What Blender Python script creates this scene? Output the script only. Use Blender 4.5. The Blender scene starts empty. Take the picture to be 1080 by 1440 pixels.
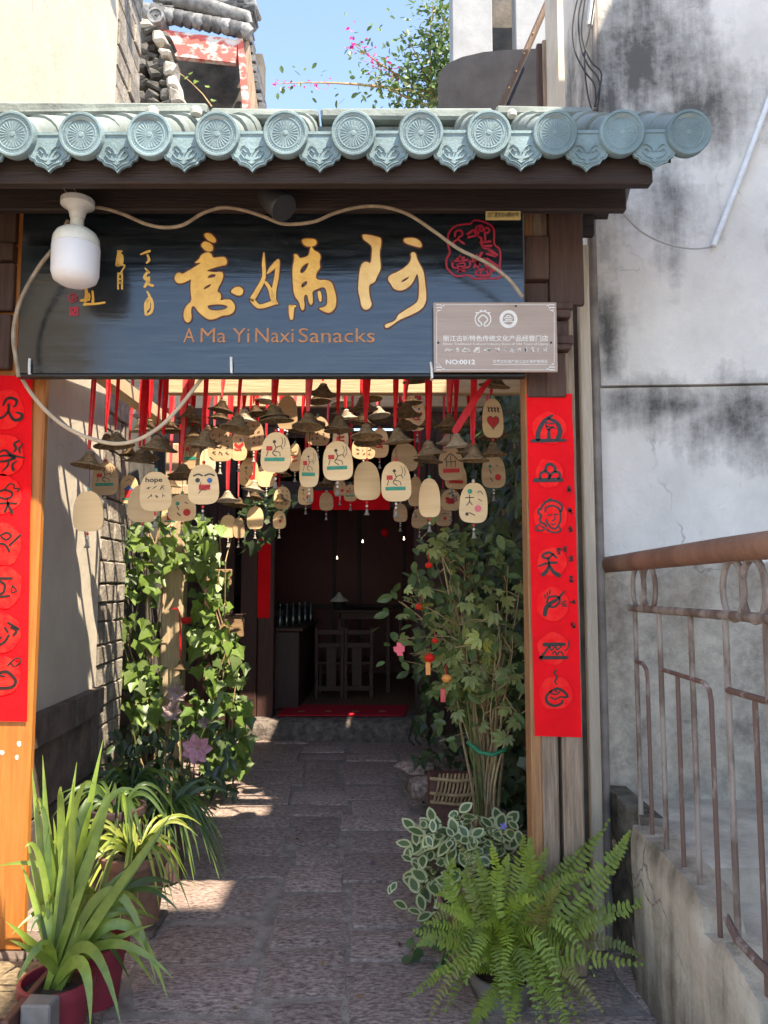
import bpy, math, random
from mathutils import Vector, Matrix, noise
from mathutils.geometry import tessellate_polygon
R = math.radians
random.seed(7)
scene = bpy.context.scene
COL = scene.collection

# ------------------------------------------------------------ camera
EYE = 1.6
PITCH = R(5.28)
FPX = 1082.0
cam_d = bpy.data.cameras.new('camera')
cam = bpy.data.objects.new('camera', cam_d)
COL.objects.link(cam)
cam.location = (0, 0, EYE)
cam.rotation_euler = (R(90) + PITCH, 0, 0)
cam_d.sensor_fit = 'VERTICAL'
cam_d.sensor_height = 36
cam_d.sensor_width = 27
cam_d.lens = 36 * FPX / 1440
cam_d.clip_start = 0.05
cam_d.clip_end = 3000
scene.camera = cam

# ------------------------------------------------------------ light
SUN_TO = Vector((0.437, -0.53, 1.0)).normalized()
world = bpy.data.worlds.new('World')
scene.world = world
world.use_nodes = True
wn = world.node_tree
wn.nodes.clear()
sky = wn.nodes.new('ShaderNodeTexSky')
sky.sky_type = 'NISHITA'
sky.sun_disc = False
sky.sun_elevation = math.asin(SUN_TO.z)
sky.sun_rotation = math.atan2(SUN_TO.x, SUN_TO.y)
sky.altitude = 2400
sky.air_density = 1.0
sky.dust_density = 0.15
sky.ozone_density = 1.0
bg = wn.nodes.new('ShaderNodeBackground')
bg.inputs[1].default_value = 0.14
wo = wn.nodes.new('ShaderNodeOutputWorld')
wn.links.new(sky.outputs[0], bg.inputs[0])
wn.links.new(bg.outputs[0], wo.inputs[0])
sun_d = bpy.data.lights.new('sun', 'SUN')
sun_d.energy = 2.9
sun_d.angle = R(0.55)
sun_d.color = (1.0, 0.93, 0.82)
sun = bpy.data.objects.new('sun', sun_d)
COL.objects.link(sun)
sun.rotation_euler = SUN_TO.to_track_quat('Z', 'Y').to_euler()
sun.location = (6, -8, 14)
scene.view_settings.view_transform = 'Standard'
scene.view_settings.look = 'None'
scene.view_settings.exposure = 2.2
scene.view_settings.gamma = 1.0
scene.view_settings.use_white_balance = True
scene.view_settings.white_balance_temperature = 7450

# ------------------------------------------------------------ pixel -> place
def ray(px, py):
    u = (px - 540) / FPX
    v = (720 - py) / FPX
    return Vector((u, math.cos(PITCH) - v * math.sin(PITCH), math.sin(PITCH) + v * math.cos(PITCH)))

def at(px, py, Y=None, X=None, Z=None):
    d = ray(px, py)
    if Y is not None: t = Y / d.y
    elif X is not None: t = X / d.x
    else: t = (Z - EYE) / d.z
    return Vector((0, 0, EYE)) + d * t

def mpp(px, py, Y):
    "metres per photograph pixel at that place"
    return Y / ray(px, py).y / FPX

# ------------------------------------------------------------ materials
MATS = {}
def nodes_of(name):
    m = bpy.data.materials.new(name)
    m.use_nodes = True
    nt = m.node_tree
    return m, nt, nt.nodes, nt.links, nt.nodes['Principled BSDF']

def mat(name, c, c2=None, scale=8.0, rough=0.7, bump=0.0, bscale=None, metal=0.0, detail=6, stretch=(1, 1, 1),
        spec=0.4, coat=0.0, islands=0.0, lo=0.35, hi=0.65, transl=0.0, objvar=0.0, rough2=None):
    if name in MATS: return MATS[name]
    m, nt, N, L, bs = nodes_of(name)
    c2 = c2 or tuple(x * 0.7 for x in c)
    tc = N.new('ShaderNodeTexCoord'); mp = N.new('ShaderNodeMapping')
    mp.inputs['Scale'].default_value = stretch
    L.new(tc.outputs['Object'], mp.inputs[0])
    if objvar:
        oi = N.new('ShaderNodeObjectInfo')
        ad = N.new('ShaderNodeVectorMath'); ad.operation = 'ADD'
        sc = N.new('ShaderNodeVectorMath'); sc.operation = 'SCALE'; sc.inputs['Scale'].default_value = 37
        cb = N.new('ShaderNodeCombineXYZ')
        for k in range(3): L.new(oi.outputs['Random'], cb.inputs[k])
        L.new(cb.outputs[0], sc.inputs[0]); L.new(sc.outputs[0], ad.inputs[1]); L.new(mp.outputs[0], ad.inputs[0])
        vec = ad.outputs[0]
    else:
        vec = mp.outputs[0]
    nz = N.new('ShaderNodeTexNoise'); nz.inputs['Scale'].default_value = scale; nz.inputs['Detail'].default_value = detail
    nz.inputs['Roughness'].default_value = 0.62
    L.new(vec, nz.inputs['Vector'])
    rp = N.new('ShaderNodeValToRGB')
    rp.color_ramp.elements[0].position = lo; rp.color_ramp.elements[1].position = hi
    rp.color_ramp.elements[0].color = (*c2, 1); rp.color_ramp.elements[1].color = (*c, 1)
    L.new(nz.outputs[0], rp.inputs[0])
    col = rp.outputs[0]
    if islands or objvar:
        hs = N.new('ShaderNodeHueSaturation')
        mr = N.new('ShaderNodeMapRange')
        a = islands or objvar
        mr.inputs['To Min'].default_value = 1 - a; mr.inputs['To Max'].default_value = 1 + a
        if islands:
            g = N.new('ShaderNodeNewGeometry'); L.new(g.outputs['Random Per Island'], mr.inputs[0])
        else:
            L.new(oi.outputs['Random'], mr.inputs[0])
        L.new(mr.outputs[0], hs.inputs['Value']); L.new(col, hs.inputs['Color'])
        col = hs.outputs[0]
    L.new(col, bs.inputs['Base Color'])
    bs.inputs['Roughness'].default_value = rough
    if rough2 is not None:
        rr = N.new('ShaderNodeMapRange'); rr.inputs['To Min'].default_value = rough; rr.inputs['To Max'].default_value = rough2
        L.new(nz.outputs[0], rr.inputs[0]); L.new(rr.outputs[0], bs.inputs['Roughness'])
    bs.inputs['Metallic'].default_value = metal
    bs.inputs['Specular IOR Level'].default_value = spec
    bs.inputs['Coat Weight'].default_value = coat
    if bump:
        nb = N.new('ShaderNodeTexNoise'); nb.inputs['Scale'].default_value = bscale or scale * 3; nb.inputs['Detail'].default_value = 8
        nb.inputs['Roughness'].default_value = 0.65
        L.new(vec, nb.inputs['Vector'])
        b = N.new('ShaderNodeBump'); b.inputs['Strength'].default_value = bump; b.inputs['Distance'].default_value = 0.02
        L.new(nb.outputs[0], b.inputs['Height']); L.new(b.outputs[0], bs.inputs['Normal'])
    if transl:
        tr = N.new('ShaderNodeBsdfTranslucent'); mx = N.new('ShaderNodeMixShader'); mx.inputs[0].default_value = transl
        hs2 = N.new('ShaderNodeHueSaturation'); hs2.inputs['Value'].default_value = 1.5; hs2.inputs['Saturation'].default_value = 1.1
        L.new(col, hs2.inputs['Color']); L.new(hs2.outputs[0], tr.inputs[0])
        L.new(bs.outputs[0], mx.inputs[1]); L.new(tr.outputs[0], mx.inputs[2])
        L.new(mx.outputs[0], N['Material Output'].inputs[0])
    MATS[name] = m
    return m

def flat(name, c, rough=0.6, **k):
    return mat(name, c, tuple(x * 0.82 for x in c), scale=25, rough=rough, **k)

def wood(name, c, c2, axis=2, rough=0.6, bump=0.4, objvar=0.12, k=6.0, **kw):
    st = [10.0, 10.0, 10.0]; st[axis] = 0.7
    return mat(name, c, c2, scale=k, rough=rough, bump=bump, bscale=k * 2, stretch=tuple(st), objvar=objvar, lo=0.25, hi=0.75, **kw)

# ------------------------------------------------------------ mesh builder
class MB:
    def __init__(s): s.v = []; s.f = []; s.mi = []; s.m = 0; s.smooth = False
    def add(s, vs, fs):
        o = len(s.v); s.v += [Vector(p) for p in vs]
        for f in fs: s.f.append([i + o for i in f]); s.mi.append(s.m)
        return s
    def box(s, a, b, jit=0.0):
        x0, y0, z0 = a; x1, y1, z1 = b
        vs = [(x0,y0,z0),(x1,y0,z0),(x1,y1,z0),(x0,y1,z0),(x0,y0,z1),(x1,y0,z1),(x1,y1,z1),(x0,y1,z1)]
        if jit: vs = [tuple(c + random.uniform(-jit, jit) for c in p) for p in vs]
        return s.add(vs, [(0,3,2,1),(4,5,6,7),(0,1,5,4),(1,2,6,5),(2,3,7,6),(3,0,4,7)])
    def bbox(s, a, b, r=0.006, jit=0.0):
        "box with chamfered edges"
        a = Vector(a); b = Vector(b); c = (a + b) / 2; h = (b - a) / 2
        r = min(r, h.x * .45, h.y * .45, h.z * .45)
        vs = []; idx = {}
        for sx in (-1, 1):
            for sy in (-1, 1):
                for sz in (-1, 1):
                    j = Vector([random.uniform(-jit, jit) for _ in range(3)])
                    for ax in range(3):
                        p = Vector((sx * h.x, sy * h.y, sz * h.z)); sg = (sx, sy, sz)
                        for k in range(3):
                            if k != ax: p[k] -= sg[k] * r
                        idx[(sx, sy, sz, ax)] = len(vs); vs.append(c + p + j)
        fs = []
        S = (-1, 1)
        for ax in range(3):
            o = [k for k in range(3) if k != ax]
            for sg in S:
                q = []
                for (p1, p2) in ((-1,-1),(1,-1),(1,1),(-1,1)):
                    t = [0, 0, 0]; t[ax] = sg; t[o[0]] = p1; t[o[1]] = p2
                    q.append(idx[(*t, ax)])
                fs.append(q)
            for p1 in S:
                for p2 in S:
                    t0 = [0,0,0]; t1 = [0,0,0]
                    for t, e in ((t0, -1), (t1, 1)): t[ax] = e; t[o[0]] = p1; t[o[1]] = p2
                    fs.append([idx[(*t0, o[0])], idx[(*t1, o[0])], idx[(*t1, o[1])], idx[(*t0, o[1])]])
        for sx in S:
            for sy in S:
                for sz in S: fs.append([idx[(sx, sy, sz, k)] for k in range(3)])
        return s.add(vs, fs)
    def tube(s, pts, rad, n=8, cap=True):
        pts = [Vector(p) for p in pts]
        if not hasattr(rad, '__len__'): rad = [rad] * len(pts)
        vs = []; fs = []; up = None
        for i, p in enumerate(pts):
            d = (pts[min(i + 1, len(pts) - 1)] - pts[max(i - 1, 0)]).normalized()
            if up is None:
                up = Vector((0, 0, 1)) if abs(d.z) < .9 else Vector((1, 0, 0))
            x = d.cross(up).normalized(); up = x.cross(d).normalized()
            for k in range(n):
                a = 2 * math.pi * k / n
                vs.append(p + (x * math.cos(a) + up * math.sin(a)) * rad[i])
        for i in range(len(pts) - 1):
            for k in range(n):
                fs.append((i*n+k, i*n+(k+1)%n, (i+1)*n+(k+1)%n, (i+1)*n+k))
        if cap: fs.append(list(range(n))[::-1]); fs.append([(len(pts)-1)*n+k for k in range(n)])
        return s.add(vs, fs)
    def lathe(s, prof, n=24, c=(0,0,0), axis='z', caps=True):
        c = Vector(c); vs = []; fs = []
        for (r, h) in prof:
            for k in range(n):
                a = 2 * math.pi * k / n
                if axis == 'z': vs.append(c + Vector((r*math.cos(a), r*math.sin(a), h)))
                elif axis == 'y': vs.append(c + Vector((r*math.cos(a), h, r*math.sin(a))))
                else: vs.append(c + Vector((h, r*math.cos(a), r*math.sin(a))))
        for i in range(len(prof) - 1):
            for k in range(n): fs.append((i*n+k, i*n+(k+1)%n, (i+1)*n+(k+1)%n, (i+1)*n+k))
        if caps: fs.append(list(range(n))); fs.append([(len(prof)-1)*n+k for k in range(n)])
        return s.add(vs, fs)
    def poly(s, rings, thick=0.0, n=None):
        "filled outline with holes, 3-D points on one plane; thick pushes a back face along n"
        rings = [[Vector(p) for p in r] for r in rings]
        flatp = [p for r in rings for p in r]
        tris = tessellate_polygon(rings)
        s.add(flatp, [tuple(t) for t in tris])
        if thick:
            nn = Vector(n) * thick
            for r in rings:
                m = len(r)
                s.add([p for p in r] + [p + nn for p in r], [(k, (k+1) % m, m + (k+1) % m, m + k) for k in range(m)])
            s.add([p + nn for p in flatp], [tuple(t)[::-1] for t in tris])
        return s
    def strip(s, pts, wid, n=Vector((0, -1, 0)), thick=0.0):
        "brush stroke: a flat band through pts (on a plane of normal n), width per point, rounded ends"
        pts = [Vector(p) for p in pts]; n = Vector(n)
        if not hasattr(wid, '__len__'): wid = [wid] * len(pts)
        # resample with Catmull-Rom
        P = []; W = []
        m = len(pts)
        if m > 2:
            for i in range(m - 1):
                p0 = pts[max(i-1, 0)]; p1 = pts[i]; p2 = pts[i+1]; p3 = pts[min(i+2, m-1)]
                for t in (0, .34, .67):
                    t2 = t*t; t3 = t2*t
                    P.append(.5*((2*p1)+(p2-p0)*t+(2*p0-5*p1+4*p2-p3)*t2+(3*p1-p0-3*p2+p3)*t3)); W.append(wid[i]*(1-t)+wid[i+1]*t)
            P.append(pts[-1]); W.append(wid[-1])
        else: P, W = pts, list(wid)
        d0 = (P[1]-P[0]).normalized(); d1 = (P[-1]-P[-2]).normalized()
        P = [P[0]-d0*W[0]*.4] + P + [P[-1]+d1*W[-1]*.4]; W = [W[0]*.45] + W + [W[-1]*.45]
        vs = []; fs = []
        for i, p in enumerate(P):
            d = (P[min(i+1, len(P)-1)] - P[max(i-1, 0)]).normalized()
            x = d.cross(n).normalized()
            vs += [p - x*W[i]/2, p + x*W[i]/2]
        for i in range(len(P)-1): fs.append((2*i, 2*i+1, 2*i+3, 2*i+2))
        k = len(vs)
        if thick:
            b = [p - n*thick for p in vs]
            vs = vs + b
            for i in range(len(P)-1):
                fs.append((2*i, 2*i+2, k+2*i+2, k+2*i)); fs.append((2*i+1, k+2*i+1, k+2*i+3, 2*i+3))
            fs.append((0, 1, k+1, k)); e = 2*len(P)-2; fs.append((e, k+e, k+e+1, e+1))
        return s.add(vs, fs)
    def mesh(s, name, mats, off=Vector((0,0,0))):
        me = bpy.data.meshes.new(name)
        me.from_pydata([p - off for p in s.v], [], s.f)
        if not isinstance(mats, (list, tuple)): mats = [mats]
        for m in mats: me.materials.append(m)
        if len(mats) > 1: me.polygons.foreach_set('material_index', s.mi)
        if s.smooth:
            me.polygons.foreach_set('use_smooth', [True] * len(me.polygons))
            try: me.set_sharp_from_angle(angle=R(42))
            except Exception: pass
        me.update()
        return me
    def build(s, name, mats, parent=None, local=False):
        off = Vector((0,0,0)) if (local or parent is None) else WL[parent.name]
        me = s.mesh(name, mats, off)
        o = bpy.data.objects.new(name, me); COL.objects.link(o)
        if parent is not None:
            o.parent = parent; WL[o.name] = WL[parent.name]
        else: WL[o.name] = Vector((0,0,0))
        return o
WL = {}
def sm(): b = MB(); b.smooth = True; return b

def tag(o, label=None, cat=None, group=None, kind=None):
    if label: o['label'] = label
    if cat: o['category'] = cat
    if group: o['group'] = group
    if kind: o['kind'] = kind
    return o

def thing(name, label, cat, loc=(0,0,0), group=None, rz=0.0):
    o = bpy.data.objects.new(name, None); COL.objects.link(o)
    o.location = loc; o.empty_display_size = .1; o.rotation_euler.z = rz
    WL[o.name] = Vector(loc)
    return tag(o, label, cat, group)

def put(name, me, parent, M):
    "an object sharing mesh me, at world matrix M, child of parent (parents are never rotated here)"
    o = bpy.data.objects.new(name, me); COL.objects.link(o)
    if parent is not None:
        o.parent = parent
        M = Matrix.Translation(-WL[parent.name]) @ M
    o.matrix_basis = M
    return o

def struct(b, name, m): return tag(b.build(name, m), kind='structure')

def text_mesh(txt, height, mtl=None, bold=0.0, extrude=0.0, align='CENTER', space=1.0, squeeze=None):
    "lettering as a mesh in XZ plane facing -Y, centred on the origin, cap height about height"
    cu = bpy.data.curves.new('lettering', 'FONT')
    cu.body = txt; cu.size = 1.0; cu.align_x = align; cu.align_y = 'CENTER'; cu.offset = bold; cu.extrude = extrude
    cu.resolution_u = 3; cu.space_character = space
    o = bpy.data.objects.new('lettering', cu); COL.objects.link(o)
    bpy.context.view_layer.update()
    dg = bpy.context.evaluated_depsgraph_get()
    me0 = o.evaluated_get(dg).to_mesh()
    vs = [v.co.copy() for v in me0.vertices]; fs = [list(p.vertices) for p in me0.polygons]
    o.evaluated_get(dg).to_mesh_clear()
    bpy.data.objects.remove(o); bpy.data.curves.remove(cu)
    xs = [v.x for v in vs]; ys = [v.y for v in vs]
    w = max(xs) - min(xs); h = max(ys) - min(ys); cx = (max(xs)+min(xs))/2; cy = (max(ys)+min(ys))/2
    k = height / h; kx = (squeeze / w) if squeeze else k
    return [Vector(((v.x-cx)*kx, v.z * k, (v.y-cy)*k)) for v in vs], fs

def add_text(b, txt, c, height, width=None, bold=0.0):
    vs, fs = text_mesh(txt, height, bold=bold, squeeze=width)
    b.add([Vector(c) + v for v in vs], fs)
    return b
# ============================================================ custom wall materials
def math_node(N, L, op, a, b=None, clamp=False):
    n = N.new('ShaderNodeMath'); n.operation = op; n.use_clamp = clamp
    for i, x in enumerate((a, b)):
        if x is None: continue
        if isinstance(x, (int, float)): n.inputs[i].default_value = x
        else: L.new(x, n.inputs[i])
    return n.outputs[0]

def stained_wall(name, base, base2, stain, blobs, streak=0.5, cement=None, cement_z=None, bump=0.35, org=(0, 0), cracks=0.0):
    """painted plaster: mottled base, dark weather stains round the given (x, z, rx, rz, weight) spots, bare cement below cement_z"""
    m, nt, N, L, bs = nodes_of(name)
    tc = N.new('ShaderNodeTexCoord')
    sp = N.new('ShaderNodeSeparateXYZ'); L.new(tc.outputs['Object'], sp.inputs[0])
    def nz(scale, detail=8, rough=.62, vec=None, st=None):
        n = N.new('ShaderNodeTexNoise'); n.inputs['Scale'].default_value = scale; n.inputs['Detail'].default_value = detail
        n.inputs['Roughness'].default_value = rough
        src = tc.outputs['Object']
        if st:
            mp = N.new('ShaderNodeMapping'); mp.inputs['Scale'].default_value = st; L.new(src, mp.inputs[0]); src = mp.outputs[0]
        L.new(src, n.inputs['Vector']); return n.outputs[0]
    def ramp(fac, p0, p1, c0=(0,0,0), c1=(1,1,1)):
        r = N.new('ShaderNodeValToRGB'); r.color_ramp.elements[0].position = p0; r.color_ramp.elements[1].position = p1
        r.color_ramp.elements[0].color = (*c0, 1); r.color_ramp.elements[1].color = (*c1, 1); L.new(fac, r.inputs[0]); return r.outputs[0]
    def mix(f, a, b):
        x = N.new('ShaderNodeMix'); x.data_type = 'RGBA'
        L.new(f, x.inputs[0]) if not isinstance(f, float) else setattr(x.inputs[0], 'default_value', f)
        for i, q in ((6, a), (7, b)):
            if isinstance(q, tuple): x.inputs[i].default_value = (*q, 1)
            else: L.new(q, x.inputs[i])
        return x.outputs[2]
    col = ramp(nz(2.2), .35, .68, base2, base)
    col = mix(math_node(N, L, 'MULTIPLY', ramp(nz(30), .45, .75), .25), col, base2)
    big = nz(1.7, 10, .7); fine = nz(9, 10, .75); drip = nz(3.0, 6, .6, st=(3.2, 3.2, .35))
    tot = None
    for (x, z, rx, rz, w) in blobs:
        x -= org[0]; z -= org[1]
        dx = math_node(N, L, 'DIVIDE', math_node(N, L, 'SUBTRACT', sp.outputs[0], x), rx)
        dz = math_node(N, L, 'DIVIDE', math_node(N, L, 'SUBTRACT', sp.outputs[2], z), rz)
        d = math_node(N, L, 'SQRT', math_node(N, L, 'ADD', math_node(N, L, 'MULTIPLY', dx, dx), math_node(N, L, 'MULTIPLY', dz, dz)))
        q = math_node(N, L, 'MULTIPLY', math_node(N, L, 'SUBTRACT', 1.0, d, True), w)
        tot = q if tot is None else math_node(N, L, 'MAXIMUM', tot, q)
    if tot is not None:
        nn = math_node(N, L, 'ADD', math_node(N, L, 'MULTIPLY', big, .8), math_node(N, L, 'MULTIPLY', fine, .75))
        nn = math_node(N, L, 'ADD', nn, math_node(N, L, 'MULTIPLY', drip, streak))
        s = math_node(N, L, 'ADD', tot, math_node(N, L, 'SUBTRACT', nn, .80 + streak * .5))
        sf = ramp(s, .15, .74)
        col = mix(math_node(N, L, 'MULTIPLY', sf, .92), col, stain)
    sp2 = ramp(nz(3.0, 9, .7), .6, .8)
    col = mix(math_node(N, L, 'MULTIPLY', sp2, .22), col, stain)
    if cement:
        e = math_node(N, L, 'ADD', math_node(N, L, 'SUBTRACT', cement_z, sp.outputs[2]), math_node(N, L, 'MULTIPLY', math_node(N, L, 'SUBTRACT', nz(3.5, 10, .7), .5), .35))
        ef = ramp(math_node(N, L, 'ADD', math_node(N, L, 'MULTIPLY', e, 12), .5), .35, .65)
        cc = ramp(nz(5, 12, .75), .34, .64, tuple(c * .42 for c in cement), tuple(c * 1.15 for c in cement))
        cc = mix(math_node(N, L, 'MULTIPLY', ramp(nz(45, 6, .7), .55, .8), .4), cc, (.55, .52, .48))
        cc = mix(math_node(N, L, 'MULTIPLY', ramp(nz(28, 6, .8), .58, .74), .6), cc, (.06, .055, .05))
        cc = mix(math_node(N, L, 'MULTIPLY', ramp(nz(1.6, 6, .6), .5, .75), .5), cc, (.2, .13, .075))
        col = mix(ef, col, cc)
    if cracks:
        vo = N.new('ShaderNodeTexVoronoi'); vo.feature = 'DISTANCE_TO_EDGE'; vo.inputs['Scale'].default_value = 1.7
        va = N.new('ShaderNodeVectorMath'); va.operation = 'ADD'
        n3 = N.new('ShaderNodeTexNoise'); n3.inputs['Scale'].default_value = 4; n3.inputs['Detail'].default_value = 8
        L.new(tc.outputs['Object'], n3.inputs['Vector'])
        vs_ = N.new('ShaderNodeVectorMath'); vs_.operation = 'SCALE'; vs_.inputs['Scale'].default_value = .35
        L.new(n3.outputs['Color'], vs_.inputs[0]); L.new(tc.outputs['Object'], va.inputs[0]); L.new(vs_.outputs[0], va.inputs[1]); L.new(va.outputs[0], vo.inputs['Vector'])
        ck = math_node(N, L, 'MULTIPLY', ramp(vo.outputs['Distance'], .003, .010, (1, 1, 1), (0, 0, 0)), ramp(nz(1.4, 4), .54, .62))
        col = mix(math_node(N, L, 'MULTIPLY', ck, cracks), col, (.10, .095, .09))
    L.new(col, bs.inputs['Base Color'])
    bs.inputs['Roughness'].default_value = .85; bs.inputs['Specular IOR Level'].default_value = .25
    b = N.new('ShaderNodeBump'); b.inputs['Strength'].default_value = bump; b.inputs['Distance'].default_value = .012
    hh = math_node(N, L, 'ADD', nz(18, 8, .7), math_node(N, L, 'MULTIPLY', nz(3, 4), 1.5))
    L.new(hh, b.inputs['Height']); L.new(b.outputs[0], bs.inputs['Normal'])
    return m

# ============================================================ ground and path
M_soil = mat('joint_grit', (.42, .35, .30), (.23, .19, .16), scale=14, rough=.95, bump=.8, bscale=60)
b = MB(); n = 40
b.add([(-300, -300, -.014), (300, -300, -.014), (300, 300, -.014), (-300, 300, -.014)], [(0, 1, 2, 3)])
struct(b, 'ground', M_soil)

M_slab = mat('path_stone', (.64, .485, .42), (.19, .13, .112), scale=48, rough=.85, bump=1.0, bscale=55, detail=12, objvar=.2, lo=.36, hi=.66, rough2=.45, stretch=(.75, 1.5, 1))
AX = -0.06
pathroot = tag(thing('path', None, None, (0, 3, -.02)), kind='structure')
def slab(x0, x1, y0, y1, h=0.0):
    b = sm(); n = 6; r = random.uniform(-.006, .010) + h
    tx, ty = random.uniform(-.008, .008), random.uniform(-.008, .008)
    V = []; s = random.uniform(0, 99)
    for j in range(n):
        for i in range(n):
            u, w = i/(n-1), j/(n-1)
            edge = .011 if (i in (0, n-1) or j in (0, n-1)) else 0
            x = x0 + (x1-x0)*u + (noise.noise(Vector((w*3, s, 1))) * .02 if i in (0, n-1) else 0)
            y = y0 + (y1-y0)*w + (noise.noise(Vector((u*3, s, 5))) * .02 if j in (0, n-1) else 0)
            z = r + tx*(u-.5) + ty*(w-.5) + noise.noise(Vector((x*7, y*7, s))) * .006 - edge
            V.append((x + AX*(y-3.8), y, z))
    F = [(j*n+i, j*n+i+1, (j+1)*n+i+1, (j+1)*n+i) for j in range(n-1) for i in range(n-1)]
    rim = [i for i in range(n)] + [j*n+n-1 for j in range(1, n)] + [(n-1)*n+i for i in range(n-2, -1, -1)] + [j*n for j in range(n-2, 0, -1)]
    k = len(V)
    V += [(V[i][0], V[i][1], -.06) for i in rim]
    m = len(rim)
    F += [(rim[(q+1) % m], rim[q], k+q, k+(q+1) % m) for q in range(m)]
    b.add(V, F); return b
cols = [-2.3, -1.70, -1.08, -.525, -.174, .32, .95, 1.5]
def wob(c, y): return .05*math.sin(c*2.3+int(y*1.7)*1.9)*(1 if y > 4.2 else .35)
for c in range(len(cols)-1):
    y = 1.2 + random.uniform(0, .3)
    while y < 8.0:
        ln = random.uniform(.3, .58) if c != 3 else random.uniform(.26, .42)
        y1 = min(y+ln, 8.02)
        if y1 - y > .1 and not (c == 6 and y1 > 3.6 or c == 0 and y1 > 3.3) :
            slab(cols[c]+wob(c, y)+.012, cols[c+1]+wob(c+1, y)-.012, y+.013, y1-.013).build('paving_slab', M_slab, pathroot)
        y = y1
# street slabs in front (behind the camera they only carry bounce light)
b = MB(); b.add([(-9, -20, -.01), (9, -20, -.01), (9, 1.15, -.01), (-9, 1.15, -.01)], [(0, 1, 2, 3)])
struct(b, 'street', mat('street_stone', (.46, .37, .29), (.34, .27, .21), scale=6, rough=.8, bump=.5))

# ============================================================ left plastered house wall
WX0 = -1.75
def wx(Y): return WX0 + AX*(Y-3.4)
M_plast = stained_wall('old_plaster', (.62, .55, .45), (.50, .44, .355), (.29, .24, .18), [(-1.8, 5.2, .5, .5, .25)], streak=.2, bump=.4, org=(wx(4.2), 0), cracks=.5)
M_brick = mat('grey_brick', (.40, .35, .29), (.20, .17, .14), scale=9, rough=.9, bump=.8, bscale=40, objvar=.22)
M_mort = mat('mortar', (.42, .38, .32), (.25, .22, .18), scale=20, rough=.95, bump=.5)
M_dado = mat('dado_stone', (.20, .15, .125), (.09, .068, .058), scale=7, rough=.9, bump=.7, objvar=.15)
lw = thing('plastered_house', 'tall cream plastered house wall with brick corner left of the passage', 'house', (wx(4.2), 4.2, 0))
def wallbox(b, y0, y1, z0, z1, out=0.0, back=.5):
    p = [(wx(y0)+out, y0, z0), (wx(y1)+out, y1, z0), (wx(y1)+out, y1, z1), (wx(y0)+out, y0, z1)]
    q = [(a-back, c, d) for a, c, d in p]
    b.add(p+q, [(0,1,2,3), (7,6,5,4), (0,4,5,1), (1,5,6,2), (2,6,7,3), (3,7,4,0)]); return b
YC, YE = 5.0, 5.6
wallbox(MB(), 3.47, YC, .94, 6.6).build('wall', M_plast, lw)
wallbox(MB(), 2.0, 3.468, -.02, 6.6).build('street_wall', M_plast, lw)
wallbox(MB(), YC, YE-.02, 0.0, 6.6, out=-.03).build('brick_core', M_mort, lw)
z = .02; row = 0
while z < 6.5:
    h = random.choice((.10, .12, .14)) * 1.25
    ys = [YC+.004, YC+.33 + random.uniform(-.05, .05), YE] if row % 2 else [YC+.004, YC+.2 + random.uniform(-.03, .05), YC+.42, YE]
    for a, c in zip(ys[:-1], ys[1:]):
        bb = MB(); o = random.uniform(-.004, .014)
        p = [(wx(a)+o, a+.007, z+.006), (wx(c)+o, c-.007, z+.006), (wx(c)+o, c-.007, z+h-.006), (wx(a)+o, a+.007, z+h-.006)]
        p = [(x, y+random.uniform(-.005, .005), zz+random.uniform(-.004, .004)) for x, y, zz in p]
        mid = [(x-.008, y, zz) for x, y, zz in p]
        cx = sum(q[1] for q in p)/4; cz = sum(q[2] for q in p)/4
        fr = [(x, cx+(y-cx)*.95, cz+(zz-cz)*.9) for x, y, zz in p]
        q = [(x-.06, y, zz) for x, y, zz in p]
        bb.add(fr+mid+q, [(0,1,2,3)] + [(i+4, (i+1) % 4+4, (i+1) % 4, i) for i in range(4)] + [(i+8, (i+1) % 4+8, (i+1) % 4+4, i+4) for i in range(4)])
        bb.build('brick', M_brick, lw)
    z += h; row += 1
# stone dado with a projecting ledge
yy = 3.47
while yy < YC:
    y1 = min(yy + random.uniform(.38, .6), YC)
    for (z0, z1) in ((-.02, .42), (.43, .78)):
        bx_ = MB(); wallbox(bx_, yy+.006, y1-.006, z0, z1-.008, out=random.uniform(.02, .035)); bx_.build('dado_block', M_dado, lw)
    wallbox(MB(), yy+.003, y1-.003, .785, .94, out=.06).build('ledge_stone', M_dado, lw)
    yy = y1
wallbox(MB(), 3.47, YC, -.02, .94, out=0.0, back=.45).build('dado_core', M_mort, lw)
# tile edge over the top of the wall (throws the ragged shade at its head)
for k in range(8):
    y = 2.2 + k*.43
    sm().tube([(wx(y)-.3, y, 6.75), (wx(y)+.42, y, 6.52)], .075, 10).build('eave_tile', mat('dark_tile', (.13, .13, .135), (.05, .05, .052), scale=10, rough=.8, bump=.5), lw)
wallbox(MB(), 2.0, YE, 6.6, 6.68, out=.3).build('eave_board', M_dado, lw)

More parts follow.
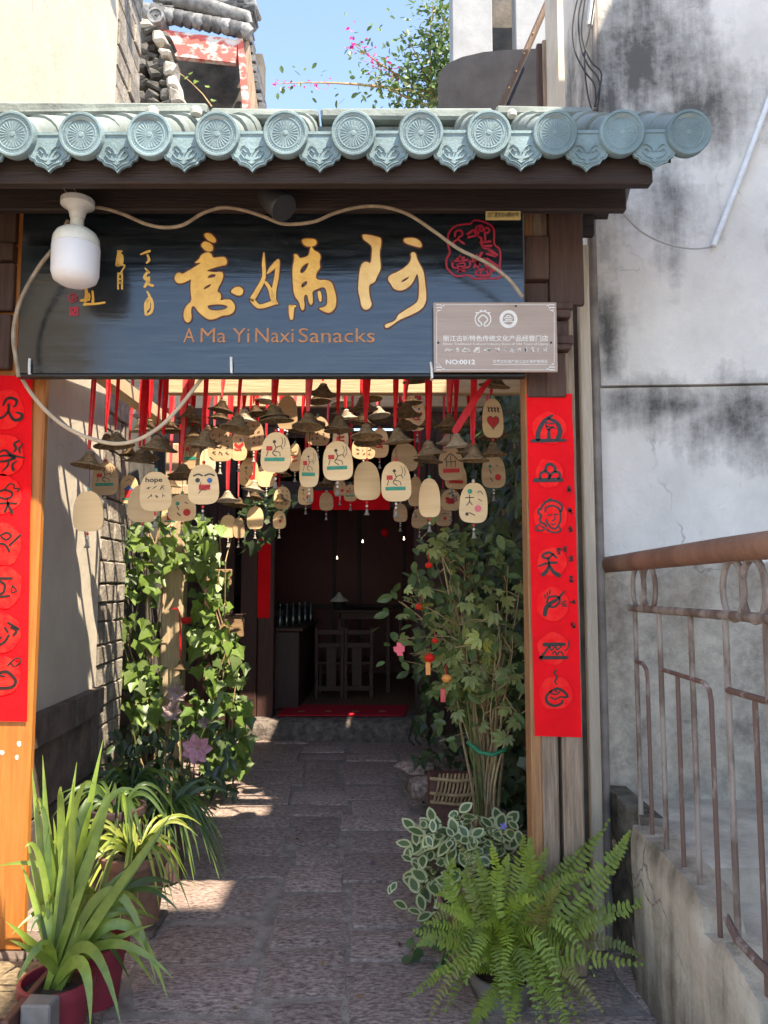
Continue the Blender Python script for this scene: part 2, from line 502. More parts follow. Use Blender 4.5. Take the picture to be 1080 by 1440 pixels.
# ============================================================ concrete house on the right
YH = 3.72
c_stain = at(925, 110, Y=3.66); c_led = at(1040, 590, Y=3.62)
M_conc = stained_wall('stained_white_wall', (.80, .77, .73), (.62, .595, .565), (.055, .053, .052),
    [(c_stain.x-.08, c_stain.z+.12, .6, .85, 1.0), (c_stain.x+.22, c_stain.z-.15, .5, .42, .85), (1.15, 4.1, .22, 1.1, .95), (c_stain.x+.02, c_stain.z-.6, .2, .7, .62),
     (1.1, 2.85, .14, .5, .75), (c_led.x, c_led.z+.02, .55, .36, .8), (1.45, 2.47, .8, .2, .75), (1.3, 3.5, .5, .5, .4), (1.10, 1.6, .2, .25, .5), (1.5, .78, .7, .3, .55), (1.12, 3.3, .12, .8, .4)],
    streak=.8, cement=(.47, .425, .36), cement_z=1.70, bump=.9, org=(1.06, 0), cracks=.45)
ch = thing('concrete_house', 'whitewashed concrete house wall with black weather stains at the right', 'house', (1.06, YH, 0))
def cwall(b, x0, x1, z0, z1, out=0.0, depth=5.0, y_l=YH, slope=-.07):
    ya = y_l - out; yb = y_l - out + slope*(x1-x0)
    p = [(x0, ya, z0), (x1, yb, z0), (x1, yb, z1), (x0, ya, z1)]
    q = [(x, YH+depth, z) for x, _, z in p]
    b.add(p+q, [(0,1,2,3), (7,6,5,4), (0,4,5,1), (1,5,6,2), (2,6,7,3), (3,7,4,0)]); return b
ZL = at(850, 545, Y=YH).z
# gently uneven faces
def cface(name, x0, x1, z0, z1, out, amp):
    b = sm(); nx, nzz = 26, 40
    V = []; F = []
    for j in range(nzz+1):
        for i in range(nx+1):
            x = x0+(x1-x0)*i/nx; z = z0+(z1-z0)*j/nzz
            y = YH - .07*(x-1.06) - out + noise.noise(Vector((x*2.2, z*2.2, 3)))*amp + noise.noise(Vector((x*9, z*9, 8)))*amp*.3
            if i == 0: x += noise.noise(Vector((z*4, 1, 1)))*.012
            V.append((x, y, z))
    for j in range(nzz):
        for i in range(nx): F.append((j*(nx+1)+i, j*(nx+1)+i+1, (j+1)*(nx+1)+i+1, (j+1)*(nx+1)+i))
    k = len(V); rim = [i for i in range(nx+1)] + [j*(nx+1)+nx for j in range(1, nzz+1)] + [nzz*(nx+1)+i for i in range(nx-1, -1, -1)] + [j*(nx+1) for j in range(nzz-1, 0, -1)]
    V += [(V[i][0], YH+.3, V[i][2]) for i in rim]; m = len(rim)
    F += [(rim[(q+1) % m], rim[q], k+q, k+(q+1) % m) for q in range(m)]
    b.add(V, F); return b.build(name, M_conc, ch)
cface('lower_wall', 1.06, 3.0, 0, ZL-.004, 0.0, .010)
cface('upper_wall', 1.06, 3.0, ZL+.004, 6.9, .022, .008)
cwall(MB(), 1.075, 3.4, 0, 6.85, out=-.05, depth=.6).build('house_core', M_conc, ch)
# wing of the same house along the stairs (out of frame, shades the right half of the gate)
wing = thing('house_wing', 'tall whitewashed wing of the concrete house beside the stairs', 'house', (2.7, 0, 0))
M_wing = stained_wall('wing_plaster', (.72, .72, .72), (.6, .6, .6), (.2, .2, .2), [(2.3, 3, 1, 1, .3)], bump=.3, org=(2.7, 0))
MB().box((2.3, -2.2, 0), (4.5, 3.58, 7.0)).build('wall', M_wing, wing)
MB().box((2.28, -.49, 7.0), (4.6, 3.6, 7.12)).build('coping', M_wing, wing)
MB().box((2.3, -2.2, 7.0), (4.5, -.5, 8.3)).build('raised_shade_block', M_wing, wing)  # unseen raised end, added to shade the ground at near left
MB().box((2.28, -2.25, 8.3), (4.6, -.48, 8.42)).build('coping', M_wing, wing)

# ============================================================ stairs and parapet
M_step = mat('stair_cement', (.60, .535, .45), (.36, .315, .26), scale=5, rough=.9, bump=.6, bscale=30)
M_par = stained_wall('parapet_cement', (.62, .54, .43), (.42, .36, .28), (.12, .095, .07), [(1.0, .0, .3, .5, .75), (1.0, .6, .3, .14, .6), (1.0, .35, .3, .3, .35)], streak=1.1, bump=1.0, org=(1.0, 0), cracks=.8)
st = thing('concrete_stairs', 'worn cement steps rising behind the rusty railing at right', 'stairs', (1.6, 2.4, 0))
def step(y0, y1, z0, z1):
    b = sm(); n = 10; V = []; F = []
    x0, x1 = 1.05, 2.3
    prof = [(y0+.02, z0), (y0+.004, z1-.03), (y0, z1-.018), (y0+.02, z1-.003), (y0+.12, z1), (y1, z1+.002)]
    for i in range(n+1):
        x = x0+(x1-x0)*i/n
        for (y, z) in prof:
            V.append((x, y + noise.noise(Vector((x*3, y0, z*4)))*.012, z + noise.noise(Vector((x*4, y*4, 2)))*.006))
    m = len(prof)
    for i in range(n):
        for k in range(m-1): F.append((i*m+k, (i+1)*m+k, (i+1)*m+k+1, i*m+k+1))
    b.add(V, F)
    b.add([(x0, y0+.03, z0), (x1, y0+.03, z0), (x1, y1, z0), (x0, y1, z0), (x0, y0+.03, z1-.01), (x1, y0+.03, z1-.01), (x1, y1, z1-.01), (x0, y1, z1-.01)],
          [(0,3,2,1), (0,1,5,4), (1,2,6,5), (2,3,7,6), (3,0,4,7)])
    return b
ztop = at(960, 1125, Y=3.68).z
YS = at(1020, 1213, Z=ztop).y
step(YS, 3.72, 0, ztop).build('landing', M_step, st)
for k in range(1, 5):
    step(YS-.30*k, YS-.30*(k-1)+.03, 0, max(ztop-.145*k, .02)).build('step', M_step, st)
# parapet carrying the railing: broken, stained
pr = thing('stair_parapet', 'low stained cement parapet below the rusty railing, broken on top', 'parapet', (1.0, 2.3, 0))
PX = 1.0
b = sm(); prof = [(3.22, .625), (3.05, .62), (2.9, .615), (2.74, .61), (2.62, .60), (2.56, .57), (2.54, .50), (2.47, .50), (2.40, .535), (2.28, .50), (2.2, .47), (2.18, .40), (2.12, .40), (2.1, .49), (1.8, .45), (1.4, .36), (1.0, .22)]
V = []; F = []; nz_ = 10
for (y, zt) in prof:
    for j in range(nz_+1):
        z = zt*j/nz_
        V.append((PX + noise.noise(Vector((y*4, z*4, 1)))*.012 + noise.noise(Vector((y*11, z*11, 1)))*.004 + (.012 if j == nz_ else 0), y, z))
    V.append((PX+.14, y, zt - noise.noise(Vector((y*9, 2, 2)))*.01)); V.append((PX+.14, y, 0))
m = nz_+3
for i in range(len(prof)-1):
    for k in range(m-1): F.append((i*m+k, i*m+k+1, (i+1)*m+k+1, (i+1)*m+k))
F.append([k for k in range(m)]); F.append([(len(prof)-1)*m+k for k in range(m)][::-1])
b.add(V, F); b.build('parapet_wall', M_par, pr)
# rough return between parapet and house
b = sm(); V = []; F = []
for j in range(9):
    for i in range(7):
        y = 3.2+.5*i/6; z = .66*j/8
        V.append((1.03 + .04*noise.noise(Vector((y*6, z*6, 4))) + .02*noise.noise(Vector((y*19, z*19, 4))), y, z))
for j in range(8):
    for i in range(6): F.append((j*7+i, j*7+i+1, (j+1)*7+i+1, (j+1)*7+i))
k = len(V); V += [(1.13, 3.2+.5*i/6, .655) for i in range(7)]
F += [(8*7+i, 8*7+i+1, k+i+1, k+i) for i in range(6)]
b.add(V, F); b.build('broken_return', mat('mossy_rubble', (.20, .17, .13), (.05, .045, .032), scale=12, rough=.95, bump=1.0, bscale=40), pr)

# ============================================================ rusty railing
def rust(name, a, c, sc):
    return mat(name, a, c, scale=sc, rough=.75, bump=.5, bscale=60, stretch=(1, 1, .5), detail=10, lo=.3, hi=.66)
M_rust = rust('rusty_pipe', (.27, .145, .095), (.15, .075, .05), 7)
M_rust2 = mat('peeling_grey_paint', (.27, .225, .195), (.13, .09, .07), scale=14, rough=.7, bump=.5, bscale=80, stretch=(1, 1, .35), detail=10, lo=.42, hi=.56)
M_rust3 = mat('red_primer', (.135, .078, .062), (.33, .28, .245), scale=16, rough=.7, bump=.4, bscale=80, stretch=(1, 1, .3), detail=10, lo=.34, hi=.46)
rl = thing('rusty_railing', 'rusty pipe railing with paired rings and peeling bars on the stairs', 'railing', (1.05, 2.4, .5))
RX = 1.05
def yat(px): 
    return at(px, 900, X=RX).y
zr = 1.69
sm().tube([(RX, 3.74, zr-.005), (RX, 3.3, zr), (RX, 3.28, zr), (RX, 2.4, zr+.012), (RX, 1.0, zr+.02)], [.038, .038, .0395, .0395, .0395], 16).build('handrail', M_rust, rl)
zl = 1.495
sm().tube([(RX, yat(888), zl), (RX, 2.2, zl+.008), (RX, 1.0, zl+.012)], .0155, 10).build('lower_rail', M_rust2, rl)
def ring(y, r=.083, rz=.089, z0=None):
    zc = (zr - .036 + zl + .012)/2
    return sm().tube([(RX, y + r*math.cos(a), zc + rz*math.sin(a)) for a in [2*math.pi*k/28 for k in range(29)]], .0105, 8, cap=False)
for (pa, pb) in ((900, 915), (1034, 1053)):
    ya = yat(pa); yb = ya - .13
    ring(ya, .07).build('ring', M_rust2, rl); ring(yb, .07).build('ring', M_rust2, rl)
for yc in (1.75, 1.25):
    ring(yc).build('ring', M_rust2, rl); ring(yc-.13).build('ring', M_rust2, rl)
zm = 1.275
mains = [yat(p) for p in (894, 928, 972, 1021, 1078)] + [1.78, 1.5]
secs = [yat(p) for p in (909, 951, 997, 1058)] + [1.92, 1.64]
def ybase(y):
    for (y1, z1), (y0, z0) in zip(prof[:-1], prof[1:]):
        if y0 <= y <= y1: return z0 + (z1-z0)*(y-y0)/(y1-y0+1e-9)
    return .5
for i, y in enumerate(mains):
    sm().tube([(RX, y, ybase(y)-.06), (RX+.002, y+.003, 1.0), (RX, y, zl)], .0105, 8).build('baluster', M_rust2 if i % 2 else M_rust2, rl)
for i, y in enumerate(secs):
    bend = i % 2 == 0
    if bend:
        p = [(RX, y, ybase(y)-.06), (RX, y, zm-.05), (RX, y+.012, zm-.018), (RX, y+.05, zm), (RX, mains[i if i == 0 else i-1]+.006, zm)]
        sm().tube(p, .0085, 8).build('bent_bar', M_rust3, rl)
    else:
        sm().tube([(RX, y, ybase(y)-.06), (RX, y, zm)], .0085, 8).build('bar', M_rust3, rl)
sm().tube([(RX, mains[3], zm), (RX, 1.5, zm+.01)], .0105, 8).build('middle_rail', M_rust3, rl)
sm().tube([(RX-.02, 2.42, .60), (RX-.015, 2.36, .56), (RX-.015, 1.6, .545)], .0125, 8).build('bottom_rail', M_rust3, rl)
# ============================================================ timber gate with tiled roof
M_dk = wood('dark_timber_x', (.042, .025, .020), (.016, .010, .009), axis=0, rough=.65)
M_dkz = wood('dark_timber_z', (.11, .055, .038), (.045, .024, .018), axis=2, rough=.65)
M_or = wood('varnished_timber', (.50, .185, .042), (.34, .115, .026), axis=2, rough=.35, bump=.2, coat=.25)
M_gy = wood('weathered_timber', (.42, .31, .225), (.14, .095, .065), axis=2, rough=.85, bump=.8)
M_gyo = wood('orange_edge_timber', (.48, .24, .10), (.24, .12, .06), axis=2, rough=.7, bump=.6)
M_iron = flat('black_iron', (.025, .025, .027), rough=.5)
YG = 3.30
gate = thing('entrance_gate', 'dark timber gate with green glazed tile roof over the passage', 'gate', (0, YG, 0))
def gx(px, py=900, Y=YG): return at(px, py, Y=Y).x
def gz(py, Y=YG): return at(540, py, Y=Y).z
xl0, xl1 = -1.73, gx(43, 1050)
ztop_post = gz(300)
MB().bbox((xl0, YG, .10), (xl1, YG+.045, ztop_post+.3), .008).build('left_post', M_or, gate)
MB().bbox((xl0-.03, YG-.03, -.03), (xl1+.03, YG+.2, .10), .015, jit=.006).build('post_base', M_dado, gate)
# paint chips on the sunny post
for (px, py, r) in ((27, 1046, 4), (24, 1065, 3.5), (3, 1058, 4)):
    c = at(px, py, Y=YG-.002); k = r*mpp(px, py, YG)
    b = MB(); b.poly([[c + Vector((math.cos(a)*k*random.uniform(.5, 1.1), 0, math.sin(a)*k*random.uniform(.5, 1.1))) for a in [2*math.pi*i/9 for i in range(9)]]])
    b.build('paint_chip', flat('white_paint', (.75, .73, .70)), gate)
xr0, xrm, xr1 = gx(748, 1100), gx(789, 1100), gx(821, 1100)
MB().bbox((xr0, YG+.002, .0), (xr0+.045, YG+.13, ztop_post+.3), .006).build('orange_edge_strip', M_gyo, gate)
MB().bbox((xr0+.045, YG, .0), (xrm-.008, YG+.13, ztop_post+.3), .008).build('right_post', M_gy, gate)
MB().bbox((xrm+.008, YG-.006, .0), (xr1, YG+.12, ztop_post+.3), .008).build('outer_post', M_gy, gate)
# dark upper post cladding, bracket blocks
xu0, xu1 = gx(770, 360), gx(818, 360)
MB().bbox((xu0, YG-.03, gz(432)), (xu1, YG-.002, gz(296)), .004).build('post_cladding', M_dkz, gate)
MB().bbox((gx(735, 365), YG-.05, gz(398)), (xu0-.004, YG+.1, gz(338)), .006).build('bracket_block', M_dkz, gate)
MB().bbox((gx(738, 365), YG-.02, gz(560)), (xu0-.004, YG+.1, gz(400)), .004).build('bracket_panel', M_dkz, gate)
MB().bbox((gx(738, 320), YG+.01, gz(336)), (xu0-.004, YG+.1, gz(296)), .004).build('bracket_panel', M_dkz, gate)
for (pa, pb, w) in ((430, 440, 0.0), (441, 452, -.012), (476, 488, 0.0), (489, 497, -.015)):
    MB().bbox((gx(776), YG-.05+w*.5, gz(pb)), (gx(813)+w, YG+.12, gz(pa)), .004).build('bracket_moulding', M_dkz, gate)
MB().bbox((gx(774), YG-.025, gz(560)), (gx(802), YG-.008, gz(498)), .004).build('post_cladding', M_dkz, gate)
MB().bbox((gx(778), YG-.02, gz(475)), (gx(808), YG-.006, gz(453)), .004).build('post_cladding', M_dkz, gate)
# left bracket blocks beside the board
for (pa, pb, c) in ((300, 345, 0), (348, 372, .02), (374, 440, 0), (446, 522, .01)):
    MB().bbox((xl0, YG-.035-c, gz(pb)), (gx(24, 400), YG-.003, gz(pa)), .004).build('bracket_block', M_dkz, gate)
# beams under the eave
YF = 2.74
zf0, zf1 = gz(257, YF), gz(206, YF)
MB().bbox((-1.70, YF, zf0), (gx(918, 235, YF), YF+.05, zf1+.03), .006).build('fascia_beam', M_dk, gate)
YL = 3.10
MB().bbox((-1.70, 3.06, gz(295, 3.06)), (gx(881, 275, 3.06), 3.10, gz(246, 3.06)), .006).build('lintel_beam', M_dk, gate)
MB().bbox((-1.73, YG+.02, gz(300, YG)), (gx(822, 275, YG), YG+.16, gz(262, YG)), .008).build('tie_beam', M_dk, gate)
for x in [-1.6 + .37*k for k in range(7)]:
    MB().bbox((x, YF+.05, zf0+.17), (x+.06, YL+.02, zf0+.23), .004).build('rafter', M_dk, gate)
# roof
TH = R(33)
YE0 = 2.665
disc_px = [-76, 20, 115, 211, 306, 402, 497, 592, 687, 780, 874, 968]
def eave_c(px): return at(px, 191 - .004*px, Y=YE0)
ez = eave_c(500).z
RUN = 3.30 - YE0; RR = .30
M_tile = mat('green_glazed_tile', (.19, .275, .30), (.105, .16, .175), scale=5, rough=.6, bump=.3, bscale=60, objvar=.14, rough2=.85, lo=.3, hi=.6)
M_tile2 = mat('green_tile_top', (.235, .275, .265), (.135, .165, .16), scale=6, rough=.65, bump=.3, bscale=50, objvar=.12)
sv = Vector((0, math.cos(TH), math.sin(TH))); nv = Vector((0, -math.sin(TH), math.cos(TH)))
rad = .072
pitch = eave_c(497).x - eave_c(402).x
def barrel(r, ln, a0, a1, up, thick=.012, taper=.0):
    "curved tile: arc cross-section in the (x, n) plane run along the slope"
    b = sm(); n = 10; V = []; F = []
    for (s, rr) in ((0, r), (ln, r-taper)):
        for q in (rr, rr-thick):
            for i in range(n+1):
                a = a0+(a1-a0)*i/n
                V.append(Vector((math.cos(a)*q, 0, 0)) + nv*(math.sin(a)*q+up) + sv*s)
    m = n+1
    for i in range(n):
        F += [(i, i+1, 2*m+i+1, 2*m+i), (m+i, 3*m+i, 3*m+i+1, m+i+1), (i, m+i, m+i+1, i+1), (2*m+i, 2*m+i+1, 3*m+i+1, 3*m+i)]
    F += [(0, 2*m, 3*m, m), (n, m+n, 3*m+n, 2*m+n)]
    b.add(V, F); return b
SL = RUN/math.cos(TH)
seg = SL/3
me_cov = barrel(rad, seg*1.12, R(-12), R(192), 0, taper=.008).mesh('cover_tile', M_tile2)
me_pan = barrel(.115, seg*1.15, R(218), R(322), .085, taper=0).mesh('pan_tile', M_tile2)
me_disc = sm().lathe([(.001, .03), (.079, .03), (.081, .02), (.081, -.012), (.078, -.016), (.071, -.016), (.068, -.0115), (.058, -.0105), (.056, -.0125), (.053, -.0125), (.051, -.010), (.010, -.010), (.008, -.0125), (.001, -.013)], 36, axis='y')
for k in range(24):
    a = 2*math.pi*k/24; d = Vector((math.cos(a), 0, math.sin(a)))
    me_disc.tube([d*.014+Vector((0, -.0095, 0)), d*.046+Vector((0, -.0095, 0))], [.0018, .0032], 5)
for k in range(40):
    a = 2*math.pi*k/40; d = Vector((math.cos(a), 0, math.sin(a)))*.0615
    me_disc.tube([d+Vector((0, -.009, 0)), d+Vector((0, -.013, 0))], .0020, 5)
me_disc = me_disc.mesh('round_end_tile', M_tile)
# drip tile: scalloped shield
half = [(0, .026), (.075, .026), (.078, -.02), (.080, -.045), (.080, -.062), (.073, -.078), (.058, -.083), (.050, -.098), (.028, -.104), (.012, -.113), (0, -.127)]
outl = [Vector((x, 0, z)) for x, z in half[1:]] + [Vector((-x, 0, z)) for x, z in half[-2:0:-1]]
b = MB(); b.poly([outl], .014, (0, 1, 0))
inner = [Vector((p.x*.86, -.003, -.05+(p.z+.05)*.84)) for p in outl]
b.tube(inner + [inner[0]], .0022, 5, cap=False)
for sgn in (-1, 1):
    b.tube([(sgn*.008, -.003, -.085), (sgn*.028, -.004, -.078), (sgn*.043, -.004, -.060), (sgn*.032, -.004, -.046), (sgn*.02, -.004, -.058)], .0034, 5)
    b.tube([(sgn*.004, -.003, -.06), (sgn*.012, -.004, -.043), (sgn*.028, -.004, -.03), (sgn*.04, -.004, -.034)], .003, 5)
    b.tube([(sgn*.0, -.003, -.10), (sgn*.014, -.004, -.092)], .003, 5)
me_drip = b.mesh('drip_tile', M_tile)
xs = [eave_c(p).x for p in disc_px]
XR = xs[-1]+.09
for i, p in enumerate(disc_px):
    c = eave_c(p)
    put('round_end_tile', me_disc, gate, Matrix.Translation(c + Vector((0, random.uniform(-.004, .004), 0))) @ Matrix.Rotation(R(8 + random.uniform(-2, 2)), 4, 'X') @ Matrix.Rotation(random.uniform(0, 6), 4, 'Y'))
    for k in range(3):
        put('cover_tile', me_cov, gate, Matrix.Translation(c + Vector((random.uniform(-.004, .004), .012, 0)) + sv*(seg*k) + nv*(.004*k - .002)) @ Matrix.Rotation(R(random.uniform(-1.2, 1.2)), 4, 'Z'))
    # rear slope
    rc = Vector((c.x, 3.30+RR, c.z+(RUN-RR)*math.tan(TH)))
    put('cover_tile', me_cov, gate, Matrix.Translation(rc) @ Matrix.Rotation(math.pi, 4, 'Z') @ Matrix.Scale(1.3, 4, sv))
    if i < len(disc_px)-1:
        mx = (c + eave_c(disc_px[i+1]))/2
        dz = -.028
        put('drip_tile', me_drip, gate, Matrix.Translation(mx + Vector((0, .01+random.uniform(-.003, .003), dz+.022))) @ Matrix.Rotation(R(5+random.uniform(-3, 3)), 4, 'X') @ Matrix.Scale(pitch/.252, 4))
        for k in range(3):
            put('pan_tile', me_pan, gate, Matrix.Translation(mx + Vector((0, .022, 0)) + sv*(seg*k) + nv*(-.045+.004*k)))
        put('pan_tile', me_pan, gate, Matrix.Translation(Vector((mx.x, 3.30+RR-.02, mx.z+(RUN-RR)*math.tan(TH)-.02))) @ Matrix.Rotation(math.pi, 4, 'Z') @ Matrix.Scale(1.2, 4, sv))
# roof boarding below the tiles
zr0 = ez-.075
b = MB(); y0, y1 = YF+.02, 3.30
for (ya, yb, za, zb) in ((y0, y1, zr0+.05, zr0+.05+(y1-y0)*math.tan(TH)), (y1, y1+RR-.03, zr0+.05+(y1-y0)*math.tan(TH), zr0+.05+(y1-y0-RR+.03)*math.tan(TH))):
    b.add([(-1.7, ya, za-.03), (XR-.12, ya, za-.03), (XR-.12, yb, zb-.03), (-1.7, yb, zb-.03), (-1.7, ya, za), (XR-.12, ya, za), (XR-.12, yb, zb), (-1.7, yb, zb)],
          [(0,3,2,1), (4,5,6,7), (0,1,5,4), (1,2,6,5), (2,3,7,6), (3,0,4,7)])
b.build('roof_boards', M_dk, gate)
MB().bbox((-1.7, 3.30+RR-.08, ez+.02), (gx(918, 235, 2.74), 3.30+RR-.04, ez+.12), .006).build('rear_fascia', M_dk, gate)
# ridge of flat slabs
zrd = ez + RUN*math.tan(TH)
M_ridge = mat('ridge_slab', (.23, .265, .255), (.12, .145, .14), scale=5, rough=.8, bump=.4, bscale=40, objvar=.1)
rx = [-1.72, gx(300, 150, 3.3), gx(452, 150, 3.3), gx(690, 150, 3.3), gx(826, 150, 3.3), XR-.05]
for k in range(5):
    z = zrd - .015 + (.022 if k == 0 else .012 if k == 3 else 0) - (.03 if k == 4 else 0)
    MB().bbox((rx[k]+.004, 3.20+random.uniform(-.01, .01), z), (rx[k+1]-.004, 3.40, z+.05), .012, jit=.006).build('ridge_slab', M_ridge, gate)
MB().bbox((-1.72, 3.24, zrd-.08), (XR-.08, 3.36, zrd-.017), .01).build('ridge_base', M_ridge, gate)
# mortar lumps on the ridge
for (px, py, r) in ((215, 157, 10), (276, 157, 10), (720, 160, 8)):
    c = at(px, py, Y=3.06); k = r*mpp(px, py, 3.06)
    b = sm(); b.lathe([(.001, -k*.6), (k*.8, -k*.5), (k*.9, k*.1), (k*.55, k*.6), (.001, k*.65)], 9, c)
    b.build('mortar_lump', flat('lime_mortar', (.55, .53, .50), rough=.9), gate)

# ============================================================ name board
m, nt, N, L, bs = nodes_of('black_lacquer')
tc = N.new('ShaderNodeTexCoord'); mp = N.new('ShaderNodeMapping'); mp.inputs['Scale'].default_value = (.9, 5, 9)
L.new(tc.outputs['Object'], mp.inputs[0])
nz = N.new('ShaderNodeTexNoise'); nz.inputs['Scale'].default_value = 3.2; nz.inputs['Detail'].default_value = 9; nz.inputs['Roughness'].default_value = .65
L.new(mp.outputs[0], nz.inputs['Vector'])
rp = N.new('ShaderNodeValToRGB'); rp.color_ramp.elements[0].color = (.006, .008, .010, 1); rp.color_ramp.elements[1].color = (.022, .028, .033, 1)
rp.color_ramp.elements[0].position = .38; rp.color_ramp.elements[1].position = .72
L.new(nz.outputs[0], rp.inputs[0]); L.new(rp.outputs[0], bs.inputs['Base Color'])
mr = N.new('ShaderNodeMapRange'); mr.inputs['From Min'].default_value = .3; mr.inputs['From Max'].default_value = .7
mr.inputs['To Min'].default_value = .11; mr.inputs['To Max'].default_value = .27
L.new(nz.outputs[0], mr.inputs[0]); L.new(mr.outputs[0], bs.inputs['Roughness'])
bs.inputs['Specular IOR Level'].default_value = .75
bp = N.new('ShaderNodeBump'); bp.inputs['Strength'].default_value = .12; bp.inputs['Distance'].default_value = .01
nz2 = N.new('ShaderNodeTexNoise'); nz2.inputs['Scale'].default_value = 4; nz2.inputs['Detail'].default_value = 6; L.new(mp.outputs[0], nz2.inputs['Vector'])
L.new(nz2.outputs[0], bp.inputs['Height']); L.new(bp.outputs[0], bs.inputs['Normal'])
M_lac = m
YS_ = 3.17
def S(px, py, d=0.0): return at(px, py, Y=YS_-d)
M_gold = mat('gold_leaf', (.80, .47, .10), (.62, .32, .055), scale=12, rough=.42, bump=.25, bscale=50, spec=.6, rough2=.6)
M_goldp = mat('pale_gold', (.82, .56, .22), (.70, .42, .14), scale=12, rough=.45, bump=.2, bscale=50, spec=.5)
M_edge = flat('carved_edge', (.11, .028, .018), rough=.6)
M_cop = mat('copper_letter', (.50, .20, .06), (.30, .12, .05), scale=40, rough=.5)
M_red = flat('seal_red', (.36, .015, .035), rough=.5)
nb = thing('name_board', 'long black lacquered name board with gold calligraphy under the eave', 'sign', S(378, 526))
p0, p1 = S(22, 526), S(736, 296)
MB().bbox((p0.x, YS_, p0.z), (p1.x, YS_+.04, p1.z), .004).build('board', M_lac, nb)
MB().bbox((p0.x, YS_-.006, p0.z-.012), (p1.x, YS_+.045, p0.z-.001), .003).build('bottom_batten', M_iron, nb)
def smooth(pts, it=1):
    for _ in range(it):
        q = []
        m = len(pts)
        for i in range(m):
            a, c = pts[i], pts[(i+1) % m]
            q += [(a[0]*.75+c[0]*.25, a[1]*.75+c[1]*.25), (a[0]*.25+c[0]*.75, a[1]*.25+c[1]*.75)]
        pts = q
    return pts
def glyph(name, outs, strokes, o, k, gm, d=.004):
    "outs: list of rings lists in zoom pixels; strokes: (points, widths)"
    T = lambda p: (o[0]+p[0]/k, o[1]+p[1]/k)
    root = None
    b = MB(); e = MB()
    for rings in outs:
        rr = [[S(*T(p), d) for p in smooth(r)] for r in rings]
        b.poly(rr, .004, (0, 1, 0))
        for r in rr:
            e.strip([p + Vector((0, d-.0015, 0)) for p in r] + [r[0] + Vector((0, d-.0015, 0))], .012)
    mm = mpp(400, 400, YS_)/k
    for pts, ws in strokes:
        P = [S(*T(p), d) for p in pts]
        b.strip(P, [w*mm for w in ws], thick=.003)
        e.strip([p + Vector((0, d-.0015, 0)) for p in P], [w*mm+.009 for w in ws])
    o_ = b.build(name, gm, nb)
    e.build('carved_outline', M_edge, o_)
yi_main = [(235,318),(270,295),(285,262),(330,238),(365,250),(372,285),(430,277),(465,277),(483,305),(477,338),(430,345),(370,362),(325,380),(345,388),(395,394),(425,388),(450,395),(455,425),(440,465),(420,500),(405,540),(435,555),(438,590),(424,606),(470,600),(510,600),(535,630),(545,660),(530,700),(490,720),(445,722),(400,745),(350,755),(310,735),(260,690),(235,650),(215,650),(207,690),(215,740),(195,775),(165,770),(150,730),(155,680),(180,640),(215,610),(205,540),(205,470),(212,442),(170,465),(125,480),(95,470),(80,435),(100,400),(125,395),(140,410),(200,375),(260,340),(285,318),(250,322)]
glyph('character', [[yi_main, [(328,438),(350,410),(398,405),(393,426),(370,435)], [(300,525),(315,500),(365,478),(355,500),(320,520)], [(330,652),(350,640),(430,635),(480,645),(488,660),(460,678),(400,685),(350,680)]],
    [[(310,100),(335,92),(360,100),(385,125),(400,150),(390,168),(365,165),(335,150),(310,120)]], [[(290,175),(310,158),(345,165),(375,190),(375,225),(350,238),(320,230),(295,205),(285,190)]],
    [[(505,540),(535,510),(570,500),(600,515),(607,540),(595,565),(565,572),(535,558)]]], [], (230, 310), 5.4, M_gold)
glyph('character', [[[(113,230),(140,235),(152,262),(190,255),(218,240),(225,200),(235,172),(250,205),(290,225),(300,250),(290,290),(298,325),(270,360),(265,400),(290,412),(345,410),(380,430),(395,480),(408,530),(405,590),(385,625),(355,640),(325,630),(280,605),(320,600),(345,580),(345,520),(335,470),(315,458),(280,470),(240,488),(245,530),(245,570),(230,587),(215,560),(210,520),(195,508),(182,530),(190,600),(175,625),(160,605),(150,560),(120,525),(110,480),(105,400),(105,320),(118,265)],
    [(155,350),(170,320),(195,298),(218,290),(205,330),(180,362),(162,365)], [(163,450),(180,425),(205,415),(208,435),(190,455),(170,465)]], [[(165,135),(185,125),(255,125),(275,145),(265,172),(220,182),(185,172)]]],
    [([(288,495),(294,525),(297,555)], [22, 26, 14]), ([(85,590),(125,592)], [18, 14]), ([(98,598),(96,640),(98,678)], [40, 34, 22])]
    + [([((230+x/5.4-390)*4.909, (310+y/5.4-310)*4.909) for x, y in P], [w*.91 for w in W]) for P, W in (
        ([(762,245),(760,330),(762,430),(720,520),(672,600)], [6, 26, 30, 36, 40]), ([(672,600),(720,652),(790,640),(840,622),(862,630)], [38, 32, 34, 38, 18]),
        ([(775,470),(808,520),(828,590),(850,620)], [24, 28, 34, 30]), ([(868,305),(860,420),(838,530),(835,600)], [28, 34, 36, 38]), ([(862,320),(820,365),(788,402)], [38, 34, 12]))],
    (390, 310), 4.909, M_gold)
